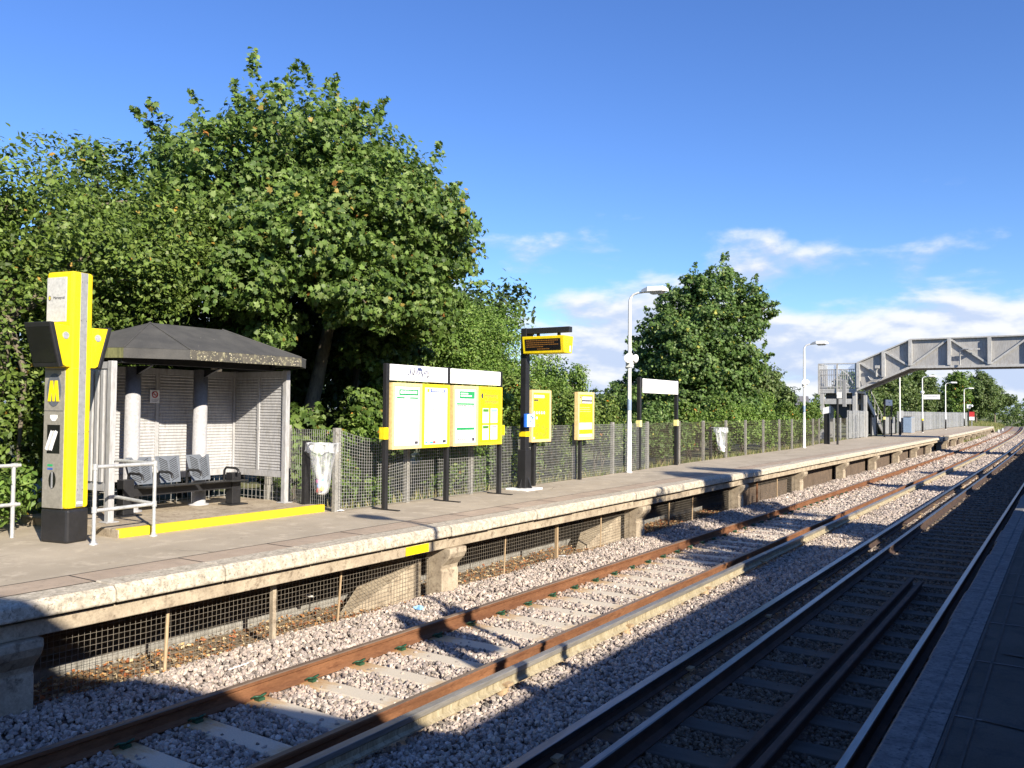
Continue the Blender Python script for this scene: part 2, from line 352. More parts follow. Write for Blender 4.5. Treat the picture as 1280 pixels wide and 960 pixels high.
def make_ballast():
    ps = []
    for (y0, y1, dens, s) in ((2.5, 9, 1150, .0245), (9, 16, 820, .0265), (16, 26, 480, .034), (26, 46, 170, .050), (46, 80, 60, .085), (80, 130, 22, .13)):
        n = int((y1 - y0) * 6.6 * dens); x = RNG.uniform(-7.55, -1.0, n); y = RNG.uniform(y0, y1, n)
        keep = np.ones(n, bool)
        df = np.abs((y - 6.66 + .3325) % .665 - .3325); keep &= ~((df < .135) & (x > -6.62) & (x < -4.52) & (RNG.random(n) > .05))
        dn = np.abs((y - 6.4 + .35) % .7 - .35); keep &= ~((dn < .13) & (x > -3.45) & (x < -.85) & (RNG.random(n) > .12))
        for rx in (RA, RB, RC, RD): keep &= ~(np.abs(x - rx) < .085)
        x = x[keep]; y = y[keep]
        z = np.array([hb(q) for q in x]) + RNG.uniform(-.012, .018, len(x)) + np.where((x < -6.9), .012 * np.sin(y * 2.1) + .012, 0)
        sz = s * RNG.uniform(.62, 1.35, len(x)); x = x + np.array([off(q) for q in y]); ps.append(np.c_[x, y, z, sz])
    A = np.vstack(ps)
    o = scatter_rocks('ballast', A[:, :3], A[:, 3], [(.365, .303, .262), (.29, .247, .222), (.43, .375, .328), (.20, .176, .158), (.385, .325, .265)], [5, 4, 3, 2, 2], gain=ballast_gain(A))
    tag(o, 'loose crushed pink grey ballast stones between and beside the rails', 'ballast', kind='stuff')
make_ballast()

# ------------------------------------------------------------------ platforms
PX = -7.15
def make_platform():
    root = empty('platform', (0, 0, 0), 0, 'sunlit far platform of tan asphalt with pale stone edge on concrete piers', 'platform', kind='structure')
    fy = lambda y: float(np.interp(y, [10, 19, 22, 26, 38, 45, 54, 70, 130], [-9.62, -9.72, -9.86, -10.0, -10.15, -10.7, -11.2, -11.45, -11.6]))
    mb = MB(); ys = [-14, 3, 9.9, 10.0, 14, 19, 22, 26, 32, 38, 45, 50, 54, 60, 66, 72, 80, 88, 96, 104, 112, 120, 125]
    left = [-12.6, -12.6, -12.6] + [fy(y) for y in ys[3:]]
    for w, (xa, xb) in enumerate(((None, -7.95), (-7.95, -7.52))):
        for i in range(len(ys) - 1):
            def X(j, q): return (left[j] if q is None else q + off(ys[j]))
            z = 0 if w == 0 else .0
            mb.add([(X(i, xa), ys[i], z), (X(i, xb), ys[i], z), (X(i + 1, xb), ys[i + 1], z), (X(i + 1, xa), ys[i + 1], z)], [(0, 1, 2, 3)], w)
    # ramp down at the far end
    mb.add([(fy(125), 125, 0), (-7.5 + off(125), 125, 0), (-7.5 + off(131), 131, -1), (fy(131), 131, -1)], [(0, 1, 2, 3)], 0)
    mb.build('deck', ['asphalt', 'paving'], root)
    # back fascia so that the deck has a body
    mb = MB(); sweep(mb, [(-7.56, -.012), (-7.56, -.10), (-9.3, -.10), (-9.3, -.012)], ys_between(-14, 125)); mb.build('slab', 'concrete', root)
    # coping stones
    mb = MB(); y = -13.5
    marks = [3.2, 4.47, 5.65, 6.85, 8.05, 9.41, 10.38, 11.67, 12.94]
    joints = [3.2 - 1.22 * k for k in range(13, 0, -1)] + marks + [12.94 + 1.24 * k for k in range(1, 91)]
    for a, b in zip(joints[:-1], joints[1:]):
        if 65.6 < (a + b) / 2 < 68.6 or b > 125.2: continue
        dz = random.uniform(-.006, .006); dx = random.uniform(-.012, .012); g = random.uniform(.004, .012)
        pr = [(-7.515, -.15), (PX + dx - .006, -.152), (PX + dx, -.13), (PX + dx - .005, -.03 + dz), (PX + dx - .05, .004 + dz), (-7.515, .004 + dz)]
        sweep(mb, pr, [a + g / 2, b - g / 2])
    mb.build('coping', 'coping_stone', root, bevel=.012)
    mb = MB(); mb.box(-7.5 + off(67), -7.2 + off(67), 65.75, 68.5, -.30, -.06); mb.build('dark_notch_piece', 'bridge_dark', root)  # dark piece set low in the coping gap to read as a dark notch
    mb = MB(); sweep(mb, [(-7.46, -.325), (-7.26, -.325), (-7.25, -.185), (-7.46, -.185)], ys_between(-14, 65.8)); sweep(mb, [(-7.46, -.325), (-7.26, -.325), (-7.25, -.185), (-7.46, -.185)], ys_between(68.5, 125))
    y0, y1 = 125, 131
    mb.add([(-7.46 + off(y0), y0, -.325), (-7.26 + off(y0), y0, -.325), (-7.25 + off(y0), y0, .0), (-7.46 + off(y0), y0, .0), (-7.46 + off(y1), y1, -1.2), (-7.26 + off(y1), y1, -1.2), (-7.25 + off(y1), y1, -1.0), (-7.46 + off(y1), y1, -1.0)], [(0, 1, 2, 3), (4, 7, 6, 5), (0, 4, 5, 1), (1, 5, 6, 2), (2, 6, 7, 3), (3, 7, 4, 0)])
    mb.build('edge_beam', 'concrete', root, bevel=.01)
    mb = MB(); mb.box(-7.252, -7.243, 8.55, 9.02, -.31, -.20); mb.build('yellow_plate', 'yellow_paint', root)
    # piers with rounded corbels
    py = [3.66 - 6.25, 3.66, 9.62, 16.0, 22.35, 28.5, 34.8, 41.2, 47.5, 53.6, 60.0, 65.4, 68.9, 75, 81.4, 88, 95, 102, 108.5, 115, 121]
    mb = MB()
    w = .19
    mb.prism([(-7.62, -1.25), (-7.33, -1.25), (-7.33, -.66), (-7.35, -.64), (-7.33, -.58), (-7.22, -.47), (-7.185, -.40), (-7.19, -.328), (-7.62, -.328)], -w, w)
    mb.prism([(-7.60, -.328), (-7.465, -.328), (-7.465, -.10), (-7.60, -.10)], -w, w)
    p0 = mb.build('pier', 'concrete', root, bevel=.015); p0.location = (0, py[0], 0)
    for q in py[1:]:
        c = p0.copy(); COL.objects.link(c); c.parent = root; c.location = (off(q), q, 0)
    # sloping plinth and back wall in the shade below
    mb = MB(); sweep(mb, [(-8.95, -1.3), (-8.50, -1.3), (-8.50, -1.0), (-8.95, -1.0)], ys_between(-14, 125)); mb.build('plinth', 'concrete_grey', root)
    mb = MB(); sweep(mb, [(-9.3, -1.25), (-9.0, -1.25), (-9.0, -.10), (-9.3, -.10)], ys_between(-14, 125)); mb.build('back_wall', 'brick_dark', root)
    mb = MB()
    for i, (a, b) in enumerate(zip(py[4:-1], py[5:])):
        if 65 < a < 68: continue
        k = 4
        for j in range(k):
            ya = a + .2 + (b - a - .4) * j / k; yb = a + .2 + (b - a - .4) * (j + 1) / k - .03
            sweep(mb, [(-7.80 - .012 * (j % 2), -1.25), (-7.74 - .012 * (j % 2), -1.25), (-7.74, -.30), (-7.80, -.30)], [ya, yb])
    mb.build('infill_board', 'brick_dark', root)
    # wedge buttresses that catch the light next to the piers
    mb = MB()
    for q in (9.62, 16.0):
        mb.add([(-7.95, q - 1.7, -1.2), (-7.66, q - .25, -1.2), (-8.45, q - .25, -1.2), (-7.66, q - .25, -.50), (-8.45, q - .25, -.50)], [(0, 1, 3), (0, 4, 2), (0, 3, 4), (1, 2, 4, 3), (0, 2, 1)])
    mb.build('buttress', 'concrete', root)
    mb = MB()
    for j in joints:
        if 2 < j < 45: mb.add([(-7.95 + off(j), j - .008, .0035), (-7.52 + off(j), j - .008, .0035), (-7.52 + off(j), j + .008, .0035), (-7.95 + off(j), j + .008, .0035)], [(0, 1, 2, 3)])
    mb.add([(-7.957, -10, .0035), (-7.943, -10, .0035), (-7.943, 40, .0035), (-7.957, 40, .0035)], [(0, 1, 2, 3)])
    mb.build('joint_line', 'dark_patch', root)
make_platform()

def make_near_platform():
    root = empty('platform', (0, 0, 0), 0, 'shaded near platform of asphalt darkened for shade, with rough grey coping along its edge', 'platform', kind='structure')
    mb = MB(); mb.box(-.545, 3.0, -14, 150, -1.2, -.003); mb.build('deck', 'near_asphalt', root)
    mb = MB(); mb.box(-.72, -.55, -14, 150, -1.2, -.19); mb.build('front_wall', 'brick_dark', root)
    mb = MB(); j = [-8.0 + 1.22 * k for k in range(95)]; j = [q + 0 for q in j]
    sh = 6.38 - min(j, key=lambda q: abs(q - 6.38))
    for a, b in zip(j[:-1], j[1:]):
        a += sh; b += sh; dx = random.uniform(-.012, .012)
        mb.prism([(-.55, -.17), (-.80 + dx, -.18), (-.806 + dx, -.03), (-.785 + dx, .0), (-.655, .0), (-.65, -.008), (-.64, -.008), (-.635, .0), (-.55, .0)], a + .004, b - .006)
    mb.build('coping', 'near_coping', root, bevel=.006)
    mb = MB()
    for q in j:
        q += sh; mb.add([(-.545, q - .012, .002), (.9, q - .010, .002), (.9, q + .006, .002), (-.545, q + .010, .002)], [(0, 1, 2, 3)])
    mb.build('joint_line', 'joint', root)
    mb = MB()
    for (x0, x1) in ((-.545, -.525), (-.44, -.425)): mb.add([(x0, -10, .003), (x1, -10, .003), (x1, 60, .003), (x0, 60, .003)], [(0, 1, 2, 3)])
    for q in (4.6, 6.1, 7.95, 9.8): mb.add([(-.40, q + .55, .004), (-.16, q + .5, .004), (-.15, q + .56, .004), (-.38, q + .60, .004)], [(0, 1, 2, 3)])
    mb.build('stain', 'dark_patch', root)
make_near_platform()

# ------------------------------------------------------------------ track
RPROF = [(-.07, -.159), (.07, -.159), (.07, -.148), (.013, -.122), (.010, -.052), (.034, -.038), (.036, -.008), (.028, 0), (-.028, 0), (-.036, -.008), (-.034, -.038), (-.010, -.052), (-.013, -.122), (-.07, -.148)]
def rail(name, x, z, mats, label, cat='rail', y0=-4, y1=205, prof=RPROF, tops=(7,), group=None, sides=None):
    mb = MB(); mis = [1 if k in tops else 0 for k in range(len(prof))]
    sweep(mb, [(x + a, z + b) for a, b in prof], ys_between(y0, y1), mis)
    return tag(mb.build(name, mats), label, cat, group)
rail('running_rail', RA, -.92, ['rust', 'rust_top'], 'rusty brown running rail nearest the sunlit far platform', group='running rails', tops=(6, 7, 8))
rail('running_rail', RB, -.92, ['rust', 'rust_top'], 'rusty running rail of the far track beside the pale yellow conductor rail', group='running rails', tops=(7,))
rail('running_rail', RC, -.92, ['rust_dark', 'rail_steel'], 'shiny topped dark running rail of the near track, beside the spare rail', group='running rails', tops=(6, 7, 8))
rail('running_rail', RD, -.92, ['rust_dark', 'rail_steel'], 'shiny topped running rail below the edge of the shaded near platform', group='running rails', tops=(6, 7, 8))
CPROF = [(-.06, -.135), (.06, -.135), (.06, -.12), (.028, -.105), (.028, -.06), (.040, -.045), (.042, -.004), (.038, 0), (-.038, 0), (-.042, -.004), (-.040, -.045), (-.028, -.06), (-.028, -.105), (-.06, -.12)]
def conductor(x, mats, label, ysl):
    o = rail('conductor_rail', x, -.865, mats, label, 'conductor rail', prof=CPROF, tops=(5, 6, 7), group='conductor rails')
    proto = None
    for k, y in enumerate(ysl):
        if proto is None:
            mb = MB(); mb.lathe([(.06, -1.09), (.065, -1.05), (.045, -1.04), (.065, -1.02), (.045, -1.005), (.055, -.972)], 10); mb.box(-.09, .09, -.05, .05, -.985, -.958)
            proto = mb.build('insulator', 'wood_post', o); q = proto
        else:
            q = proto.copy(); COL.objects.link(q); q.parent = o
        q.location = (x + off(y), y, 0)
    return o
conductor(T1, ['conductor_side', 'conductor_top'], 'pale yellow sided conductor rail between the two tracks, in sunlight', [9.4 + 2.66 * k for k in range(-2, 22)])
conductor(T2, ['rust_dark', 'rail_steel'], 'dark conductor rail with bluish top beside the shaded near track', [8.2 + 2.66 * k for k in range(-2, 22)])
rail('spare_rail', -2.075, -.945, ['rust_dark', 'rust_dark'], 'dark rusty spare rail lying loose between the near track rails, its end showing', y0=-3, y1=14.6, group='spare rails')
rail('spare_rail', -1.925, -.965, ['rust_dark', 'rust_dark'], 'second rusty spare rail lying against the first, closer to the near platform', y0=-3, y1=14.45, group='spare rails')

def make_sleepers():
    mb = MB(); mb.prism([(-.14, -.2), (.14, -.2), (.115, 0), (-.115, 0)], -1.25, 1.25, 'x'); s0 = mb.build('concrete_sleeper', 'concrete_sleeper', bevel=.012)
    def clip(sx):
        m = MB(); m.tube([(sx + .0, -.06, .022), (sx + .05, -.065, .05), (sx + .07, -.02, .045), (sx + .04, .0, .03), (sx + .07, .03, .05), (sx + .045, .07, .046), (sx - .0, .06, .022)], .010, 5)
        m.box(sx + .012, sx + .075, -.035, .035, -.002, .026); return m
    c0 = clip(-.758 + .07).build('rail_clip', 'clip_green', s0); c1 = clip(.758 - .15).build('rail_clip', 'clip_green', s0)
    xc = (RA + RB) / 2
    for i, y in enumerate(SLEEP_F):
        if i == 0: s = s0
        elif y < 30: s = copy_tree(s0)
        else: s = s0.copy(); COL.objects.link(s)
        s.location = (xc + off(y), y, -1.079); s.rotation_euler = (0, 0, R(random.uniform(-.4, .4)))
        tag(s, 'rust stained concrete sleeper under the far track rails', 'sleeper', 'concrete sleepers of the far track')
    mb = MB(); mb.box(-1.25, 1.25, -.125, .125, -.15, 0); t0 = mb.build('timber_sleeper', 'timber', bevel=.012)
    for i, y in enumerate(SLEEP_N):
        s = t0 if i == 0 else t0.copy()
        if i: COL.objects.link(s)
        s.location = ((RC + RD) / 2 + off(y), y, -1.081); s.rotation_euler = (0, 0, R(random.uniform(-.8, .8)))
        tag(s, 'weathered timber sleeper of the near track, darkened for its shade', 'sleeper', 'timber sleepers of the near track')
    mb = MB()
    for k in range(110):
        y = SLEEP_F[-1] + .665 * (k + 1); a = (RA + RB) / 2 + off(y); mb.box(a - 1.25, a + 1.25, y - .115, y + .115, -1.2, -1.079)
        y = SLEEP_N[-1] + .70 * (k + 1); a = (RC + RD) / 2 + off(y); mb.box(a - 1.25, a + 1.25, y - .12, y + .12, -1.2, -1.081)
    tag(mb.build('distant_sleepers', 'concrete'), 'far off sleepers where the tracks run out of sight', 'sleepers', kind='stuff')
make_sleepers()

# leaf litter below the platform edge
def make_litter():
    n = 9000; x = RNG.uniform(-8.5, -7.42, n) ; y = RNG.uniform(3, 27, n)
    z = np.interp(x, [-8.5, -8.2, -7.75, -7.4], [-1.10, -1.11, -1.08, -1.0]) + RNG.uniform(0, .03, n)
    P = np.c_[x, y, z]; sh = np.array([(-.5, 0, 0), (-.1, .35, .1), (.5, .05, 0), (0, -.3, .08)])
    V = leaf_verts(P, np.c_[RNG.normal(0, .5, n), RNG.normal(0, .5, n), np.ones(n)], RNG.uniform(.03, .075, n), sh)
    pal = np.array([(.34, .17, .06), (.42, .28, .14), (.24, .13, .06), (.50, .40, .25), (.30, .10, .04)])
    t = pal[RNG.integers(0, 5, n)] * RNG.uniform(.7, 1.2, (n, 1))
    o = np_mesh('leaf_litter', V.reshape(-1, 3), 4, 'tinted', tint=np.repeat(t, 4, 0)); tag(o, 'brown fallen leaves and rubbish in the shade under the platform', 'leaf litter', kind='stuff')

# ------------------------------------------------------------------ leaves and trees
def leaf_verts(P, nrm, size, shape):
    n = len(P); nrm = nrm / np.linalg.norm(nrm, axis=1)[:, None]
    a = RNG.normal(size=(n, 3)); u = np.cross(nrm, a); u /= np.linalg.norm(u, axis=1)[:, None]; w = np.cross(nrm, u)
    S = shape[None] * size[:, None, None]
    return P[:, None, :] + S[..., 0:1] * u[:, None] + S[..., 1:2] * w[:, None] + S[..., 2:3] * nrm[:, None]
SYC = np.array([(0, -.42, 0), (.22, -.30, -.03), (.50, -.26, -.10), (.30, -.04, .0), (.52, .22, -.10), (.20, .20, .01), (0, .56, -.08), (-.20, .20, .01), (-.52, .22, -.10), (-.30, -.04, 0), (-.50, -.26, -.10), (-.22, -.30, -.03)])
OVAL = np.array([(0, -.5, 0), (.24, -.18, .04), (.22, .18, .04), (0, .5, -.06), (-.22, .18, .04), (-.24, -.18, .04)])
NARROW = np.array([(0, -.6, 0), (.15, 0, .03), (0, .6, -.05), (-.15, 0, .03)])
PALS = {
 'sycamore': ([(.066, .108, .022), (.092, .142, .030), (.042, .074, .016), (.13, .175, .055), (.20, .15, .035), (.26, .11, .03)], [6, 6, 5, 3.4, .30, .05]),
 'maple_dark': ([(.050, .088, .022), (.072, .118, .030), (.035, .062, .016), (.115, .155, .055), (.22, .22, .04)], [6, 6, 5, 2.2, .4]),
 'left': ([(.072, .112, .020), (.102, .148, .028), (.045, .072, .014), (.135, .175, .045), (.26, .16, .03)], [6, 6, 4, 2.6, .16]),
 'light': ([(.088, .148, .026), (.118, .185, .038), (.058, .105, .018), (.16, .21, .055)], [6, 6, 4, 2]),
 'hedge': ([(.068, .118, .020), (.098, .152, .028), (.042, .078, .013), (.135, .175, .045), (.30, .13, .02)], [6, 6, 5, 2, .25]),
 'rosehip': ([(.075, .120, .022), (.108, .155, .032), (.048, .080, .015), (.15, .185, .05), (.42, .15, .02)], [6, 6, 5, 2, .22]),
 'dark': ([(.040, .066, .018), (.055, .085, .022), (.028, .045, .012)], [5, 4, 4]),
 'far': ([(.060, .090, .028), (.085, .118, .036), (.040, .062, .018), (.11, .135, .05)], [6, 5, 4, 2]),
 'grass': ([(.16, .19, .05), (.24, .23, .09), (.10, .14, .03), (.34, .29, .14)], [4, 4, 3, 3])}
for k_ in ('sycamore', 'left', 'light', 'hedge', 'rosehip', 'maple_dark', 'far'):
    PALS[k_] = ([tuple(min(.5, v * {'maple_dark': 1.55, 'far': 1.4}.get(k_, 1.28)) for v in c) for c in PALS[k_][0]], PALS[k_][1])
def crown_points(clumps, shoots, lpc, inner=.22):
    """clumps: (cx,cy,cz,rx,ry,rz,subs). leaves gather in small tufts near each lobe's skin, fewer inside"""
    P = []; Nn = []
    for (cx, cy, cz, rx, ry, rz, subs) in clumps:
        c = np.array((cx, cy, cz)); r = np.array((rx, ry, rz))
        d = RNG.normal(size=(subs, 3)); d /= np.linalg.norm(d, axis=1)[:, None]
        k = RNG.uniform(.55, 1.04, (subs, 1)); ctr = d * k * r
        sg = RNG.uniform(.16, .34, (subs, 1, 1)) * min(1.25, max(.55, min(rx, rz) / 1.2))
        u_ = RNG.normal(size=(subs, lpc, 3)); u_ /= np.linalg.norm(u_, axis=2)[..., None]; u_ *= RNG.uniform(0, 1, (subs, lpc, 1)) ** .45
        pts = ctr[:, None] + u_ * sg * 1.75 * np.array([1, 1, .66])
        nr = d[:, None] * .50 + u_ * .45 + np.array([.16, -.08, .42]) + RNG.normal(size=(subs, lpc, 3)) * .50
        P.append(pts.reshape(-1, 3) + c); Nn.append(nr.reshape(-1, 3))
        m = int(subs * lpc * inner); d2 = RNG.normal(size=(m, 3)); d2 /= np.linalg.norm(d2, axis=1)[:, None]
        P.append(c + d2 * r * RNG.uniform(0, .72, (m, 1)) ** .5); Nn.append(d2 * .3 + np.array([0, 0, .6]) + RNG.normal(size=(m, 3)) * .6)
    for (p, q, n, w) in shoots:
        t = RNG.uniform(0, 1, (n, 1)) ** .8; a = np.array(p); b = np.array(q)
        u_ = RNG.normal(size=(n, 3)); u_ /= np.linalg.norm(u_, axis=1)[:, None]; P.append(a + (b - a) * t + u_ * RNG.uniform(0, 1, (n, 1)) ** .5 * w * 1.9 * (1.1 - t * .85)); Nn.append(RNG.normal(size=(n, 3)) * .5 + np.array([.3, -.15, .5]))
    return np.vstack(P), np.vstack(Nn)
def foliage(name, clumps, shoots, lpc, size, shape, pal, parent=None, inner=.22, mat='leaf', zmin=None):
    P, Nn = crown_points(clumps, shoots, lpc, inner)
    off_ = np.array(parent.location) if parent else np.zeros(3); Wd = P + off_
    k = ~((Wd[:, 0] > -12.15) & (Wd[:, 0] < -7) & (Wd[:, 1] > 5.8) & (Wd[:, 1] < 10.1) & (Wd[:, 2] < 3.0)) & ~((Wd[:, 0] > -9.35) & (Wd[:, 0] < -1) & (Wd[:, 1] < 56) & (Wd[:, 2] < 2.6))
    if zmin is not None: k &= P[:, 2] > zmin
    P = P[k]; Nn = Nn[k]
    n = len(P); V = leaf_verts(P, Nn, size * RNG.uniform(.6, 1.25, n), shape)
    cols, w = PALS[pal]; cols = np.array(cols); w = np.array(w) / sum(w)
    t = cols[RNG.choice(len(cols), n, p=w)] * RNG.uniform(.72, 1.28, (n, 1))
    return np_mesh(name, V.reshape(-1, 3), len(shape), mat, parent, tint=np.repeat(t, len(shape), 0))
def auto_clumps(w, d, z0, z1, n, subs, rmin=.30, rmax=.48, top=1.0):
    """lobes spread through an egg-shaped volume of full width w (x), d (y), from z0 to z1"""
    out = []
    for _ in range(n):
        while True:
            q = np.array([random.uniform(-1, 1), random.uniform(-1, 1), random.uniform(-1, 1)])
            if .25 < np.linalg.norm(q) < 1: break
        h = (z1 - z0) / 2; k = 1 - .28 * max(0, q[2]) * top
        rr = random.uniform(rmin, rmax)
        rx = w / 2 * rr; rz = min(h, w / 2) * rr
        out.append((q[0] * (w / 2 - rx) * k, q[1] * (d / 2 - rx) * k, (z0 + z1) / 2 + q[2] * (h - rz), rx, rx, rz, subs))
    return out
def limbs(root, base_r, trunk_pts, clumps, mat='trunk_bark', nl=9):
    mb = MB(); n = len(trunk_pts); mb.tube(trunk_pts, [base_r * (1 - .62 * i / (n - 1)) for i in range(n)], 9)
    for c in random.sample(clumps, min(nl, len(clumps))):
        i = random.randrange(max(1, n // 2), n); a = Vector(trunk_pts[i]); b = Vector(c[:3]); m = a.lerp(b, .5) + Vector((random.uniform(-.2, .2), random.uniform(-.2, .2), .15 + .1 * (b - a).length * .3))
        r0 = base_r * .38; mb.tube([a, m, b, b + (b - m) * .5], [r0, r0 * .7, r0 * .4, r0 * .15], 6)
    return mb.build('trunk', mat, root)

def tree(name, loc, clumps, shoots, lpc, size, shape, pal, trunk, r, label, cat='tree', group=None, bark='trunk_bark', inner=.22, nl=9, spray=0):
    root = empty(name, loc, 0, label, cat, group); shoots = list(shoots)
    zs_ = sorted(c[2] for c in clumps); zm = zs_[len(zs_) // 3]
    for _ in range(spray):       # leading shoots that break up the outline
        c = random.choice([q for q in clumps if q[2] >= zm]); d = Vector((random.uniform(-.5, .7), random.uniform(-1, 1), random.uniform(-.15, 1.1))).normalized()
        a = Vector(c[:3]) + d * c[3] * .85; l = random.uniform(.35, .85); shoots.append((tuple(a), tuple(a + d * l + Vector((0, 0, .15))), int(70 * l) + 10, random.uniform(.10, .17)))
    foliage('crown', clumps, shoots, lpc, size, shape, pal, root, inner)
    limbs(root, r, trunk, clumps, bark, nl); return root
def bush(name, loc, w, d, h, n, subs, lpc, size, shape, pal, label, cat='bush', group=None, stems=True, z0=0.0, inner=.3):
    root = empty(name, loc, 0, label, cat, group)
    cl = auto_clumps(w, d, z0, h, n, subs, .34, .55)
    foliage('foliage', cl, [], lpc, size, shape, pal, root, inner, zmin=.02)
    mb = MB()
    for k in range(5):
        c = cl[k % len(cl)]; mb.tube([(random.uniform(-.2, .2), random.uniform(-.2, .2), -.1), (c[0] * .5, c[1] * .5, c[2] * .6), c[:3]], [.03, .022, .01], 5)
    mb.build('stem', 'trunk_dark', root); return root

make_litter()

# the big sycamore behind the shelter and notice boards
def make_sycamore():
    bx, by = -13.6, 12.6
    def loc(x, y, z): return (x - bx, y - by, z + .15)
    cl = []
    spec = [(-13.4, 10.4, 5.6, 1.55, 26), (-13.2, 11.6, 6.9, 1.5, 26), (-13.5, 13.2, 7.2, 1.5, 28), (-13.4, 14.8, 6.6, 1.45, 26), (-13.3, 15.9, 5.7, 1.2, 24), (-13.6, 16.3, 4.7, .8, 13),
            (-11.7, 10.6, 4.55, 1.2, 26), (-11.3, 12.0, 5.3, 1.35, 32), (-11.4, 13.7, 5.6, 1.35, 32), (-11.7, 14.6, 4.9, 1.05, 24), (-12.6, 15.6, 4.2, .75, 15),
            (-11.1, 11.5, 3.85, .95, 24), (-11.0, 13.2, 3.9, 1.0, 24), (-11.6, 14.2, 3.6, .7, 14), (-12.0, 9.7, 3.9, .9, 18),
            (-15.2, 11.5, 6.2, 1.7, 22), (-15.4, 14.2, 6.4, 1.8, 22), (-15.0, 16.4, 5.4, 1.2, 18), (-12.6, 12.8, 6.5, 1.2, 26), (-12.5, 14.4, 6.1, 1.1, 22), (-15.0, 9.6, 5.6, 1.3, 16), (-12.8, 15.0, 3.0, .7, 12), (-12.6, 10.6, 3.2, .8, 14), (-13.0, 14.0, 3.0, .8, 12)]
    for (x, y, z, r, n) in spec:
        a = loc(x, y, z); cl.append((*a, r * .92, r * .94, r * .82, int(n * 2.5)))
    sh = []
    for (x, y, z, dx, dy, dz, n) in [(-13.4, 11.0, 7.6, -.1, .05, 1.15, 75), (-13.4, 11.9, 7.9, .0, .2, .95, 60), (-13.5, 13.0, 8.05, .1, .25, .85, 70), (-13.4, 14.3, 7.7, .1, .35, .85, 70), (-13.3, 15.4, 7.0, 0, .6, .75, 65),
                                     (-13.3, 16.5, 6.3, .1, .75, .55, 60), (-13.2, 16.7, 5.9, .2, 1.2, .45, 75), (-13.2, 16.7, 5.2, .2, 1.2, .25, 65), (-13.2, 16.8, 4.8, .3, 1.6, .15, 60), (-13.4, 10.0, 6.7, -.1, -.35, .75, 60), (-13.5, 9.5, 6.1, -.1, -.55, .55, 60),
                                     (-13.2, 10.5, 7.1, 0, -.1, .7, 55), (-11.0, 11.6, 3.4, .35, .2, -.4, 45), (-10.9, 13.0, 3.4, .3, .2, -.45, 45), (-11.2, 14.2, 3.3, .3, .3, -.4, 40)]:
        a = loc(x, y, z); sh.append((a, (a[0] + dx, a[1] + dy, a[2] + dz), n, .15))
    tr = [loc(-13.6, 12.55, -.3), loc(-13.6, 12.65, .9), loc(-13.55, 12.95, 2.1), loc(-13.5, 13.25, 3.4), loc(-13.45, 13.3, 4.8), loc(-13.4, 13.3, 6.2)]
    root = tree('sycamore_tree', (bx, by, -.15), cl, sh, 56, .125, SYC, 'sycamore', tr, .20, 'tallest broad sycamore tree with large lobed leaves, behind the shelter and notice boards', 'tree', nl=12, inner=.12, spray=34)
    mb = MB(); mb.tube([loc(-13.2, 9.9, -.3), loc(-13.2, 10.0, 1.8), loc(-13.1, 10.25, 3.2), loc(-13.1, 10.3, 4.6)], [.13, .11, .09, .05], 8); mb.build('side_trunk', 'trunk_dark', root); mb = MB(); mb.tube([loc(-13.9, 14.6, -.3), loc(-13.9, 14.5, 2.0), loc(-13.6, 14.4, 4.2)], [.10, .08, .05], 8); mb.build('side_trunk', 'trunk_dark', root)
make_sycamore()

